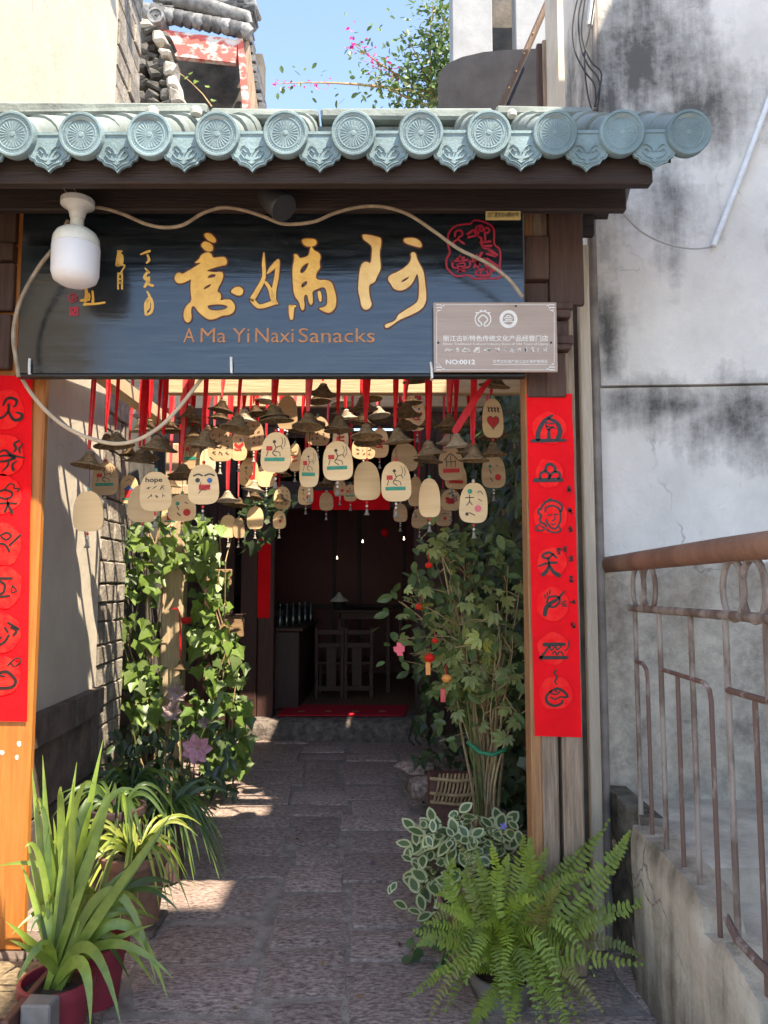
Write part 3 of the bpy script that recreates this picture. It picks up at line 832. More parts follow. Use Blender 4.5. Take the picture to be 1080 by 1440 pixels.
glyph('character', [[[(588,95),(640,100),(700,115),(717,125),(717,170),(705,220),(712,290),(715,335),(690,385),(670,430),(635,440),(632,480),(640,540),(655,580),(635,610),(605,618),(580,595),(570,530),(557,490),(560,420),(568,340),(585,295),(615,282),(645,300),(652,240),(655,180),(630,155),(595,130),(588,110)]],
    [[(870,130),(890,120),(950,120),(985,140),(1000,170),(990,187),(950,178),(880,155)]],
    [[(920,225),(935,218),(955,225),(965,265),(985,305),(1010,350),(1020,420),(1028,500),(1028,560),(1000,610),(940,645),(880,670),(835,690),(790,725),(755,745),(738,728),(750,715),(800,700),(822,680),(830,655),(880,620),(940,585),(972,555),(978,500),(978,420),(970,372),(960,370),(945,410),(920,450),(880,478),(840,485),(800,470),(785,440),(765,415),(765,390),(790,370),(830,355),(880,325),(915,290),(925,255)],
     [(850,425),(870,405),(912,385),(900,405),(875,422)]]], [], (390, 310), 4.909, M_goldp)
for (w, pa, pb) in (('A', 258, 274), ('Ma', 282, 318), ('Yi', 327, 351), ('Naxi', 359, 413), ('Sanacks', 420, 527)):
    b = MB(); c = (S(pa, 472, .003)+S(pb, 471, .003))/2
    add_text(b, w, c, .062, (S(pb, 471).x-S(pa, 471).x), bold=0)
    b.build('latin_lettering', M_cop, nb)
# small dated inscription, red seals
def small(o, k, rows, m, name, w=None):
    b = MB(); mm = mpp(150, 400, YS_)/k
    for P, W in rows: b.strip([S(o[0]+x/k, o[1]+y/k, .003) for x, y in P], [q*mm for q in W] if hasattr(W, '__len__') else W*mm, thick=.002)
    return b.build(name, m, nb)
small((60, 260), 5.684, [([(782,555),(820,540),(855,528)], [8,18,20]), ([(838,560),(850,600),(828,625)], [16,22,12]), ([(818,665),(850,700)], [10,18]), ([(840,690),(815,740),(845,760),(815,815)], [14,30,34,20]), ([(850,740),(845,790),(880,805)], [20,18,24]),
    ([(835,850),(855,890)], [12,20]), ([(850,900),(822,950),(825,1035)], [16,22,20]), ([(860,905),(878,950),(868,1015),(828,1040)], [26,22,24,16]), ([(845,920),(845,970),(838,1000)], [26,30,10])], M_gold, 'inscription')
small((60, 260), 5.684, [([(600,530),(630,530)], [16,16]), ([(612,545),(605,590),(590,640)], [34,36,22]), ([(632,560),(630,620),(600,640)], [20,30,18]), ([(600,648),(655,640),(625,700)], [12,14,10]), ([(604,705),(602,830)], [16,14]), ([(634,705),(634,830)], [16,14]), ([(604,710),(636,708)], [18,16]), ([(606,752),(634,752)], [12,12]), ([(606,782),(634,780)], [10,10])], M_gold, 'inscription')
small((60, 260), 5.684, [([(345,830),(352,880),(340,930)], [20,30,26]), ([(305,925),(370,915)], [18,22]), ([(330,955),(420,950),(495,940)], [22,16,18]), ([(398,850),(402,900),(400,935)], [18,18,24]), ([(370,870),(375,900)], [16,16])], M_gold, 'inscription')
b = MB()
for (x, y, r) in ((243, 902, 34), (250, 1010, 36)):
    c = S(60+x/5.684, 260+y/5.684, .002); k = r*mpp(100, 430, YS_)/5.684
    if r == 34:
        ang = [2*math.pi*i/16 for i in range(16)]
        b.strip([c+Vector((math.cos(a)*k, 0, math.sin(a)*k)) for a in ang+[0]], .006)
        b.strip([c+Vector((-k*.4, 0, k*.3)), c+Vector((k*.2, 0, k*.4)), c+Vector((k*.5, 0, -k*.4))], .005); b.strip([c+Vector((-k*.5, 0, -k*.2)), c+Vector((k*.1, 0, -k*.1)), c+Vector((-k*.1, 0, -k*.6))], .005)
    else:
        b.poly([[c+Vector((-k, 0, -k)), c+Vector((k, 0, -k)), c+Vector((k, 0, k)), c+Vector((-k, 0, k))], [c+Vector((-k*.6, 0, 0)), c+Vector((-k*.1, 0, k*.6)), c+Vector((0, 0, 0))], [c+Vector((0, 0, -k*.6)), c+Vector((k*.6, 0, -k*.5)), c+Vector((k*.5, 0, k*.3))]])
b.build('red_seal', M_red, nb)
# big red seal at the right
Q = lambda x, y, d=.002: S(600+x/5.684, 290+y/5.684, d)
mm = mpp(670, 350, YS_)/5.684
b = MB()
ol = [(365,120),(400,112),(470,130),(520,160),(540,200),(540,300),(580,340),(590,400),(585,480),(600,540),(570,575),(500,575),(380,580),(330,550),(240,560),(180,515),(160,480),(160,420),(185,370),(170,300),(175,220),(220,165),(290,145),(350,140),(365,120)]
b.strip([Q(*p) for p in ol], 16*mm)
for P, w in [([(225,240),(235,200),(275,195),(285,230),(250,260),(300,300)], 12), ([(240,270),(215,290),(250,340),(300,360)], 12), ([(325,225),(380,190),(400,240),(430,160)], 14), ([(330,250),(400,235),(440,260)], 12), ([(395,165),(440,155),(450,190),(400,200),(395,165)], 12),
             ([(455,190),(480,170),(502,190),(485,215),(460,205)], 12), ([(465,215),(470,280)], 12), ([(430,290),(510,280)], 14), ([(440,320),(520,315)], 14), ([(435,270),(450,330),(500,340)], 12),
             ([(205,440),(340,430)], 12), ([(210,440),(215,490),(340,485),(340,430)], 12), ([(250,460),(300,455),(300,480),(250,480),(250,460)], 10), ([(265,400),(268,430)], 14), ([(240,420),(300,410)], 12), ([(270,490),(260,520),(310,515)], 12), ([(250,520),(310,515)], 14),
             ([(360,400),(420,470)], 16), ([(440,370),(380,490)], 16), ([(365,440),(460,420)], 14), ([(400,390),(410,490)], 14), ([(460,430),(560,500)], 20), ([(470,470),(540,515)], 18), ([(500,350),(560,390)], 18), ([(480,380),(550,400)], 14),
             ([(405,510),(395,550),(505,550),(510,505)], 13), ([(440,500),(430,545)], 12), ([(470,500),(490,545)], 12), ([(405,510),(510,500)], 12), ([(480,420),(570,480)], 14)]:
    b.strip([Q(*p, .003) for p in P], w*mm*1.45)
b.build('red_seal', M_red, nb)
# board clips
for (px, py) in ((42, 515), (325, 513), (534+72, 520)):
    p = S(px, py)
    sm().tube([(p.x, YS_-.004, p.z+.03), (p.x+.003, YS_-.012, p.z), (p.x+.004, YS_-.01, p.z-.034), (p.x+.004, YS_+.03, p.z-.034)], .006, 8).build('clip', flat('white_plastic', (.72, .72, .70), rough=.4), nb)
# ============================================================ small plates
M_plq = wood('plaque_wood', (.42, .32, .26), (.34, .25, .20), axis=0, rough=.4, bump=.1, k=4)
M_wht = flat('plaque_print', (.78, .75, .70), rough=.5)
YP = 3.135
pl = thing('certificate_plaque', 'small brown wood plaque with white lettering at the board corner', 'plaque', at(696, 522, Y=YP))
a, c = at(610, 523, Y=YP), at(782.5, 425, Y=YP)
MB().bbox((a.x, YP, a.z), (c.x, YP+.012, c.z), .002).build('panel', M_plq, pl)
PQ = lambda x, y: at(600+x/5.684, 290+y/5.684, Y=YP-.0012)
km = mpp(690, 470, YP)/5.684
b = MB()
fr = [(130, 787), (970, 787), (985, 830), (1020, 845), (1020, 1250), (985, 1275), (970, 1308), (130, 1308), (115, 1275), (80, 1255), (80, 845), (115, 830), (130, 787)]
for s, e in zip(fr[:-1], fr[1:]): b.strip([PQ(*s), PQ(*e)], 4*km)
for (x, y, sx, sy) in ((80, 787, 1, 1), (1020, 787, -1, 1), (80, 1308, 1, -1), (1020, 1308, -1, -1)):
    for (u, w) in ((0, 0), (22, 0), (0, 22), (22, 22), (44, 6), (6, 44)):
        b.strip([PQ(x+sx*u, y+sy*w), PQ(x+sx*(u+16), y+sy*w)], 9*km)
b.build('frame_print', M_wht, pl)
add_text(MB(), '丽江古城特色传统文化产品经营门店', PQ(551, 1056), 50*km, 838*km, bold=.012).build('lettering', M_wht, pl)
add_text(MB(), 'Ethnic Traditional Cultural Industry Store of Old Town of Lijiang', PQ(551, 1103), 24*km, 838*km, bold=.006).build('lettering', M_wht, pl)
add_text(MB(), 'NO:0012', PQ(270, 1245), 40*km, 234*km, bold=.03).build('lettering', M_wht, pl)
add_text(MB(), '世界文化遗产丽江古城保护管理局', PQ(748, 1240), 26*km, 434*km, bold=.01).build('lettering', M_wht, pl)
b = MB(); b.strip([PQ(530, 1264), PQ(963, 1264)], 4*km)
random.seed(3)
for (x, w) in ((175, 60), (245, 24), (315, 75), (402, 60), (485, 60), (570, 45), (628, 20), (685, 40), (745, 34), (793, 20), (845, 34), (895, 20), (950, 30)):
    for q in range(4):
        P = [(x+random.uniform(-.5, .5)*w, 1148+random.uniform(-18, 18)) for _ in range(3)]
        b.strip([PQ(*p) for p in P], 5*km)
b.build('pictograph_line', M_wht, pl)
b = MB()   # heritage emblem: ring opening into a square; round crest
arc = [(450+62*math.cos(R(t)), 902+62*math.sin(R(t))) for t in range(112, 430, 12)]
b.strip([PQ(*p) for p in [(438, 960)] + arc + [(462, 960)]], 9*km)
b.strip([PQ(*p) for p in ((438, 960), (438, 935), (412, 905), (450, 870), (488, 905), (462, 935), (462, 960))], 10*km)
for x, y in ((398, 850), (433, 833), (468, 833), (502, 850)): b.strip([PQ(x-6, y), PQ(x+6, y)], 8*km)
b.build('heritage_emblem', M_wht, pl)
b = MB(); ci = lambda r, n=32: [PQ(654+r*math.cos(2*math.pi*i/n), 902+r*math.sin(2*math.pi*i/n)) for i in range(n)]
b.poly([ci(72), ci(46)]); 
for y, w in ((880, 20), (895, 34), (910, 26), (925, 40)): b.strip([PQ(654-w, y), PQ(654, y-8), PQ(654+w, y)], 8*km)
b.build('round_crest', M_wht, pl)
b = sm()
for (x, y) in ((713, 797), (92, 1090), (994, 1090)):
    p = PQ(x, y); b.lathe([(.001, -.003), (.004, -.002), (.005, .001)], 8, p, axis='y')
b.build('screw', M_iron, pl)
t = thing('address_plate', 'tiny yellow address plate at the top right of the name board', 'plate', at(707, 308, Y=3.04))
a, c = at(683, 309, Y=3.04), at(732, 297, Y=3.04)
MB().bbox((a.x, 3.036, a.z), (c.x, 3.047, c.z), .002).build('plate', flat('yellow_plate', (.50, .38, .15)), t)
add_text(MB(), '古广遗字2014第007号', ((a+c)/2)+Vector((0, -.007, 0)), .022, (c.x-a.x)*.88, bold=.008).build('lettering', flat('black_print', (.03, .025, .02)), t)
# ============================================================ bulb lamp, spotlight, cables
M_cer = flat('white_ceramic', (.62, .61, .58), rough=.45)
M_bulbh = flat('cream_plastic', (.70, .68, .60), rough=.45)
M_diff = mat('bulb_diffuser', (.80, .80, .82), (.76, .76, .79), scale=5, rough=.35, transl=.25)
YB = 2.98
lc = at(105, 400, Y=YB); k = mpp(105, 340, YB)
lp = thing('bulb_lamp', 'large unlit white bulb in a ceramic holder hanging from the lintel', 'lamp', lc)
zz = lambda py: at(105, py, Y=YB).z - lc.z
def L_(prof, n=28): return sm().lathe([(r*k, zz(py)) for r, py in prof], n, lc)
L_([(3, 281), (22, 281), (23, 282), (23, 289), (22, 290), (16, 292.5), (12, 298), (9.5, 308)]).build('ceramic_base', M_cer, lp)
L_([(8, 307), (9, 309), (9.5, 318), (11, 321)]).build('neck', M_bulbh, lp)
L_([(10, 320.5), (18, 323), (27, 329), (31, 336), (32, 345), (32, 347)]).build('housing', M_bulbh, lp)
L_([(32, 347.3), (32.5, 349), (32, 385), (29, 394), (20, 399.5), (8, 401), (1, 401)]).build('diffuser', M_diff, lp)
b = sm(); 
b.tube([at(84, 258, Y=YB), at(93, 270, Y=YB), at(99, 282, Y=YB)], .0016, 5); b.tube([at(97, 258, Y=YB), at(106, 268, Y=YB), at(109, 281, Y=YB)], .0016, 5)
b.build('wire', flat('pale_wire', (.45, .40, .35)), lp)
sp_ = at(390, 285, Y=3.0)
t = thing('spotlight', 'black cylindrical spotlight clamped below the lintel', 'spotlight', sp_)
d = Vector((.42, -.3, -.5)).normalized(); kk = mpp(390, 285, 3.0)
c0 = at(376, 272, Y=2.97)
sm().tube([c0-d*.03, c0, c0+d*.02, c0+d*.125, c0+d*.13], [.02, .045, .052, .058, .054], 18).build('housing', M_iron, t)
sm().tube([at(380, 256, Y=2.97), at(379, 262, Y=2.97), at(378, 275, Y=2.97)], .008, 8).build('bracket', flat('grey_metal', (.4, .4, .4), rough=.4), t)
def cable(name, label, pts, r, m, cat='cable'):
    P = [Vector(p) for p in pts]; out = []
    n = len(P)
    for i in range(n-1):
        a0, a1, a2, a3 = P[max(i-1, 0)], P[i], P[i+1], P[min(i+2, n-1)]
        for t in (0, .2, .4, .6, .8):
            t2, t3 = t*t, t*t*t
            out.append(.5*((2*a1)+(a2-a0)*t+(2*a0-5*a1+4*a2-a3)*t2+(3*a1-a0-3*a2+a3)*t3))
    out.append(P[-1])
    return tag(sm().tube(out, r, 8).build(name, m), label, cat)
M_cab = mat('tan_cable', (.34, .26, .18), (.20, .15, .10), scale=30, rough=.6)
M_cabw = flat('cream_cable', (.52, .42, .30), rough=.5)
Yc = 3.035
cable('power_cable', 'tan power cable looping over the top of the name board', [at(x, y, Y=Yc) for x, y in ((128, 291), (150, 294), (175, 302), (205, 315), (232, 320), (258, 316), (285, 300), (312, 292), (340, 295), (372, 305), (400, 315), (440, 312), (470, 300), (505, 291), (540, 291), (575, 302), (610, 325), (645, 350), (685, 370), (715, 392), (735, 418))], .0075, M_cab)
cable('flat_cable', 'brown cable running down the left edge of the name board from the bulb', [at(x, y, Y=Yc+.02) for x, y in ((96, 310), (78, 345), (55, 375), (32, 415), (21, 450), (19, 480), (24, 515), (26, 530))], .0085, M_cab)
cable('sagging_cable', 'pale cable sagging across the left of the passage below the board', [at(x, y, Y=3.24) for x, y in ((28, 527), (45, 555), (70, 583), (100, 605), (135, 619), (165, 624), (195, 618), (225, 600), (250, 575), (270, 550), (287, 528))], .0085, M_cabw)
cable('wall_cable', 'thin cable from the gate beam to the white pipe on the right wall', [at(x, y, Y=Y_) for x, y, Y_ in ((866, 286, 3.12), (880, 305, 3.25), (905, 328, 3.4), (940, 344, 3.5), (975, 350, 3.58), (1003, 347, 3.64))], .004, flat('grey_wire', (.40, .38, .36)))
# ============================================================ couplets
M_paper = mat('red_paper', (.86, .006, .012), (.70, .004, .010), scale=4, rough=.75, bump=.35, bscale=9, spec=.15)
M_pale = mat('worn_red_print', (.88, .028, .022), (.86, .008, .013), scale=24, rough=.75, lo=.4, hi=.62, spec=.15)
M_ink = flat('black_ink', (.018, .012, .012), rough=.42)
def couplet(name, label, tl, tr, br, bl, Y, spots, glyphs, side):
    root = thing(name, label, 'couplet', at(*bl, Y=Y))
    b = sm(); nx, nr = 8, 30; V = []; F = []
    for j in range(nr+1):
        for i in range(nx+1):
            u, w = i/nx, j/nr
            x = (tl[0]*(1-u)+tr[0]*u)*(1-w)+(bl[0]*(1-u)+br[0]*u)*w; y = (tl[1]*(1-u)+tr[1]*u)*(1-w)+(bl[1]*(1-u)+br[1]*u)*w
            p = at(x, y, Y=Y)
            e = .0
            if side and i == nx: p.x += noise.noise(Vector((0, w*9, 2)))*.004; e = -.006
            p.y += noise.noise(Vector((u*1.5, w*6, 1)))*.0022 + e
            V.append(p)
    for j in range(nr):
        for i in range(nx): F.append((j*(nx+1)+i, (j+1)*(nx+1)+i, (j+1)*(nx+1)+i+1, j*(nx+1)+i+1))
    b.add(V, F); b.build('paper', M_paper, root)
    b = MB()
    for (x, y, r) in spots:
        ring_ = []
        for i in range(26):
            a = 2*math.pi*i/26; q = r*(1+.14*noise.noise(Vector((math.cos(a)*1.5, math.sin(a)*1.5, x+y))))
            ring_.append(at(x+q*math.cos(a), y+q*math.sin(a), Y=Y-.0045))
        b.poly([ring_])
    b.build('printed_disc', M_pale, root)
    for o, k, rows in glyphs:
        b = MB(); q = mpp(o[0], o[1], Y)/k*1.3
        for P, W in rows: b.strip([at(o[0]+x/k, o[1]+y/k, Y=Y-.0062) for x, y in P], [w_*q for w_ in W] if hasattr(W, '__len__') else W*q)
        b.build('pictograph', M_ink, root)
    return root
OA, KA = (735, 560), 6.26
OB, KB = (735, 770), 4.966
gl = [
 (OA, KA, [([(80,375),(230,372),(380,370)], [22,26,16]), ([(265,150),(190,200),(140,290),(135,360)], [14,28,30,34]), ([(230,180),(300,215),(330,290),(310,360)], [18,28,34,34]), ([(205,215),(270,225)], 10), ([(205,245),(290,265)], 9), ([(205,230),(225,280),(265,250)], 9), ([(232,270),(230,350)], [16,26])]),
 (OA, KA, [([(105,722),(230,720),(345,718)], [26,30,26]), ([(155,705),(160,660),(200,645),(235,670),(230,705)], 17), ([(240,690),(265,655),(310,650),(330,680),(315,705)], 17), ([(200,635),(215,590),(250,580),(285,610),(285,640)], 20)]),
 (OA, KA, [([(240,905),(230,890),(250,882)], 9), ([(165,960),(200,915),(260,900),(320,920),(350,960),(335,995)], 15), ([(200,1000),(205,965),(260,945),(310,965),(330,1000),(335,1060),(320,1110),(285,1150),(240,1130),(205,1070)], 12),
            ([(220,1030),(255,1025)], 9), ([(275,1020),(310,1025)], 9), ([(285,1040),(280,1070),(260,1080)], 8), ([(250,1105),(275,1112),(290,1100)], 8), ([(165,975),(135,985),(145,1020),(165,1030),(150,1070),(165,1095),(200,1110),(205,1130)], 14), ([(150,1110),(115,1135),(120,1160),(170,1165),(190,1145),(160,1125)], 11), ([(210,1150),(240,1175),(300,1180),(335,1160),(320,1135)], 11)]),
 (OB, KB, [([(235,70),(190,35),(150,45),(140,65),(175,75),(215,45)], [10,14,12,14,12,10]), ([(180,75),(185,130)], 12), ([(110,130),(170,110),(235,105)], [8,12,14]), ([(185,120),(170,160),(140,190)], [14,18,22]), ([(190,130),(215,170),(255,195)], [14,20,24])]),
 (OB, KB, [([(155,470),(165,420),(200,385),(245,360),(290,305)], [22,24,20,16,8]), ([(170,385),(180,350),(220,340),(255,350),(255,385),(220,415),(185,410)], 11), ([(155,330),(158,352)], 7), ([(172,315),(175,340)], 7), ([(190,295),(188,325)], 7), ([(275,380),(300,375)], 7), ([(270,392),(305,395)], 7), ([(275,405),(305,410)], 7)]),
 (OB, KB, [([(150,678),(290,675)], [22,18]), ([(185,690),(150,740),(125,770)], [10,12,16]), ([(125,770),(310,768)], [20,18]), ([(190,690),(200,720),(230,690),(240,715),(270,690)], 8), ([(205,745),(225,725),(240,750),(260,725),(285,750)], 8), ([(320,655),(318,700),(295,720)], 6)]),
 (OB, KB, [([(240,852),(220,875),(240,905),(225,935),(238,955)], [6,9,9,9,6]), ([(190,1010),(235,985),(280,1000),(315,1040),(270,1045)], [8,14,14,14,8]), ([(200,1000),(165,1040),(175,1085),(225,1105),(275,1085),(275,1065)], [12,14,16,14,12,8]), ([(200,1020),(235,1025),(260,1005)], 8), ([(195,1045),(225,1060),(265,1040)], 8), ([(228,1003),(238,1003)], 9)]),
]
random.seed(11)
side_rows = []
for (x, y) in ((410,805),(415,995),(420,1150)):
    for q in range(6): side_rows.append(([(x+random.uniform(-20, 22), y+random.uniform(-32, 32)) for _ in range(3)], 5))
gl.append((OA, KA, side_rows))
side_rows = []
for (x, y) in ((338,75),(345,220),(350,370),(352,540),(255,30),(295,10)):
    for q in range(5): side_rows.append(([(x+random.uniform(-18, 18), y+random.uniform(-26, 26)) for _ in range(3)], 4))
gl.append((OB, KB, side_rows))
couplet('red_couplet', 'long red paper couplet with black pictographs on the right gate post', (740, 554), (804, 554), (818, 1037), (752, 1035), YG-.012,
        [(772, 602, 23), (772, 665, 20), (774, 727, 24), (776, 790, 21), (777, 850, 23), (778, 912, 22), (781, 975, 24)], gl, True)
gl2 = []
def lg(o, k, rows): gl2.append((o, k, rows))
lg((0, 520), 5.767, [([(25,290),(50,240),(90,228),(135,250),(125,290),(105,298)], [10,18,18,20,14,8]), ([(70,280),(68,330),(30,380),(-20,395)], [18,16,14,14]), ([(68,330),(90,380),(125,410),(170,395),(175,360),(130,345)], [14,18,20,22,18,10])])
lg((0, 520), 5.767, [([(-20,680),(40,650),(90,690),(200,715)], [10,12,20,6]), ([(-20,745),(50,740),(120,715)], [10,16,20]), ([(0,700),(60,695),(110,705)], [12,14,22]), ([(155,575),(115,600),(130,635),(115,665)], [12,16,18,10]), ([(185,600),(155,640),(165,675)], [8,16,10]), ([(70,745),(60,780),(20,820)], [10,14,8]), ([(135,740),(100,770),(108,815)], [8,16,18])])
lg((0, 520), 5.767, [([(0,985),(40,975),(95,995),(90,1030),(40,1045),(-10,1030)], 14), ([(40,965),(80,925),(115,935),(110,960),(155,965),(140,988)], 9), ([(60,1050),(65,1085)], 12), ([(-20,1085),(60,1080),(135,1085)], 13), ([(65,1085),(40,1150)], [14,18]), ([(65,1090),(100,1160)], [14,20])])
lg((0, 740), 4.5, [([(0,60),(40,40),(70,60),(40,85),(10,70)], 11), ([(130,55),(60,120)], 12), ([(-20,110),(30,115),(60,160)], 12)])
lg((0, 740), 4.5, [([(-20,330),(30,330),(75,330)], 14), ([(0,350),(30,370),(20,420),(-20,430)], 14), ([(80,375),(70,415),(105,410),(85,380)], 8), ([(-20,450),(60,440)], 12)])
lg((0, 740), 4.5, [([(30,640),(50,670)], 12), ([(70,640),(105,660),(85,690)], 14), ([(-10,755),(30,730),(55,690)], 14), ([(-10,720),(10,700)], 12), ([(50,610),(120,650)], 12)])
lg((0, 740), 4.5, [([(50,880),(100,835),(135,850),(100,885)], 9), ([(-10,930),(40,920),(80,950),(100,985),(70,1020),(-10,1025)], 16), ([(-10,945),(30,950)], 10), ([(70,870),(90,890)], 8)])
couplet('red_couplet', 'red paper couplet on the left gate post, its lower half in sun', (-70, 524), (46, 530), (38, 1015), (-66, 1012), YG-.012,
        [(6, 575, 28), (4, 640, 30), (2, 695, 27), (2, 765, 30), (2, 825, 30), (2, 890, 28), (2, 950, 28)], gl2, False)
# paper taped round the post corner
a, c = at(44, 700, Y=YG), at(46, 545, Y=YG)
# ============================================================ restaurant front at the end of the passage
YD = 8.25
M_frame = wood('front_timber', (.085, .036, .027), (.038, .018, .015), axis=2, rough=.55)
M_room = wood('room_board', (.06, .022, .017), (.028, .012, .01), axis=2, rough=.5, bump=.2)
M_beige = wood('pale_beam', (.62, .47, .30), (.44, .31, .18), axis=0, rough=.7, bump=.3)
M_cream = mat('cream_plaster', (.66, .58, .44), (.5, .43, .32), scale=4, rough=.9, bump=.3)
def dx(px, py=900, Y=YD): return at(px, py, Y=Y).x
def dz(py, Y=YD): return at(480, py, Y=Y).z
XD0, XD1 = dx(385), dx(583)
ZT = dz(1008)
ZDt = dz(715)
front = thing('restaurant_front', 'dark timber restaurant front with an open doorway at the passage end', 'building', ((XD0+XD1)/2, YD, 0))
MB().bbox((dx(338), YD-.02, ZT-.02), (dx(362)-.004, YD+.14, 3.3), .008).build('door_post', M_frame, front)
MB().bbox((dx(362), YD, ZT-.02), (XD0, YD+.14, 3.3), .008).build('door_jamb', M_frame, front)
MB().bbox((XD1, YD, ZT-.02), (XD1+.13, YD+.14, 3.3), .008).build('door_jamb', M_frame, front)
MB().bbox((XD0+.004, YD+.01, ZDt), (XD1-.004, YD+.13, ZDt+.3), .008).build('door_head', M_frame, front)
MB().bbox((-2.4, YD-.015, 3.304), (1.4, YD+.16, 3.5), .01).build('front_beam', M_frame, front)
for k in range(9):       # vertical wall boards either side
    x = -2.4+.1*k*1.0
    if x+.1 < dx(338)-.004: MB().bbox((x, YD+.03, .0), (x+.096, YD+.1, 3.3), .004).build('wall_board', M_frame, front)
k = 0; x = XD1+.134
while x < 1.35:
    MB().bbox((x, YD+.03, .0), (x+.096, YD+.1, 3.3), .004).build('wall_board', M_frame, front); x += .1
MB().box((-2.4, YD+.02, 3.504), (1.4, YD+.2, 4.9)).build('upper_wall', M_cream, front)
MB().bbox((-2.45, YD-1.5, 3.46), (1.4, YD-1.38, 3.6), .01).build('eave_beam', M_beige, front)
b = MB(); b.add([(-2.5, YD-1.7, 3.6), (1.45, YD-1.7, 3.6), (1.45, YD+1.2, 4.95), (-2.5, YD+1.2, 4.95), (-2.5, YD-1.7, 3.66), (1.45, YD-1.7, 3.66), (1.45, YD+1.2, 5.0), (-2.5, YD+1.2, 5.0)], [(0,3,2,1), (4,5,6,7), (0,1,5,4), (1,2,6,5), (2,3,7,6), (3,0,4,7)])
b.build('eave_board', M_frame, front)
for k in range(14):
    x = -2.3+.28*k
    sm().tube([(x, YD-1.74, 3.69), (x, YD+1.2, 5.06)], .07, 8).build('roof_tile', MATS['dark_tile'], front)
# room behind the door
RX0, RX1, RY1 = -2.0, 1.2, 12.2
room = tag(thing('dining_room', None, None, (0, 10, ZT)), kind='structure')
MB().box((RX0, YD+.15, ZT-.1), (RX1, RY1, ZT)).build('room_floor', wood('room_floor_board', (.24, .14, .08), (.13, .075, .045), axis=1, rough=.45, bump=.15), room)
MB().box((RX0, RY1, ZT), (RX1, RY1+.1, 3.2)).build('back_wall', wood('red_board', (.17, .035, .028), (.09, .02, .016), axis=2, rough=.5, bump=.2), room)
MB().box((RX0-.1, YD+.15, ZT), (RX0, RY1, 3.2)).build('side_wall', M_room, room)
MB().box((RX1, YD+.15, ZT), (RX1+.1, RY1, 3.2)).build('side_wall', M_room, room)
MB().box((RX0-.1, YD+.15, 3.2), (RX1+.1, RY1+.1, 3.28)).build('room_ceiling', M_room, room)
for px in (470, 505, 568):
    x = at(px, 800, Y=RY1).x; MB().bbox((x-.03, RY1-.05, ZT), (x+.03, RY1-.002, 3.1), .004).build('wall_batten', M_room, room)
MB().bbox((RX0+.02, RY1-.06, ZT+1.0), (RX1-.02, RY1-.004, ZT+1.07), .004).build('wall_rail', M_room, room)
# threshold and mat
b = sm(); V = []; F = []
xa, xb = dx(352, 1020), dx(592, 1020)
nx = 18
for i in range(nx+1):
    x = xa+(xb-xa)*i/nx
    for (y, z) in ((8.0, -.03), (7.985, .05), (7.99, .13), (8.01, ZT-.02), (8.04, ZT-.004), (8.2, ZT), (8.41, ZT+.001)):
        V.append((x, y+noise.noise(Vector((x*5, y, z*9)))*.03, z+noise.noise(Vector((x*6, y*6, z)))*.008))
for i in range(nx):
    for k in range(6): F.append((i*7+k, (i+1)*7+k, (i+1)*7+k+1, i*7+k+1))
b.add(V, F)
tag(b.build('threshold_stone', mat('rough_stone', (.27, .22, .19), (.09, .075, .065), scale=14, rough=.9, bump=1.2, bscale=35)), 'rough stone doorstep below the red mat', 'doorstep')
mt = thing('door_mat', 'bright red door mat with gold lettering on the doorstep', 'mat', (0, 8.2, ZT+.01))
a = [at(390, 1007, Z=ZT+.012), at(568, 1007, Z=ZT+.012), at(574, 993, Z=ZT+.012), at(401, 992, Z=ZT+.012)]
b = MB(); V = [p.copy() for p in a]; V += [p+Vector((0, 0, .012)) for p in a]
b.add(V, [(3,2,1,0), (4,5,6,7), (0,1,5,4), (1,2,6,5), (2,3,7,6), (3,0,4,7)]); b.build('mat_body', mat('red_mat', (.62, .012, .035), (.42, .008, .02), scale=30, rough=.9, bump=.4, bscale=200), mt)
b = MB()
for i, ch_ in enumerate('欢迎光临'):
    vs, fs = text_mesh(ch_, .05, bold=.01); c = at(424+i*38, 1000, Z=ZT+.0255)
    b.add([c+Vector((v.x*1.6, v.z*1.8, 0)) for v in vs], fs)
b.build('lettering', flat('gold_print', (.75, .52, .25)), mt)
# red paper strips and banner
def paper(name, label, px0, py0, px1, py1, Y):
    a, c = at(px0, py1, Y=Y), at(px1, py0, Y=Y)
    b = MB(); b.box((a.x, Y, a.z), (c.x, Y+.003, c.z)); return tag(b.build(name, M_paper), label, 'couplet')
paper('door_couplet', 'dim red paper strip on the left jamb of the far doorway', 359, 758, 381, 869, YD-.006)
paper('door_banner', 'red paper banner above the far doorway', 438, 690, 548, 717, YD-.012)
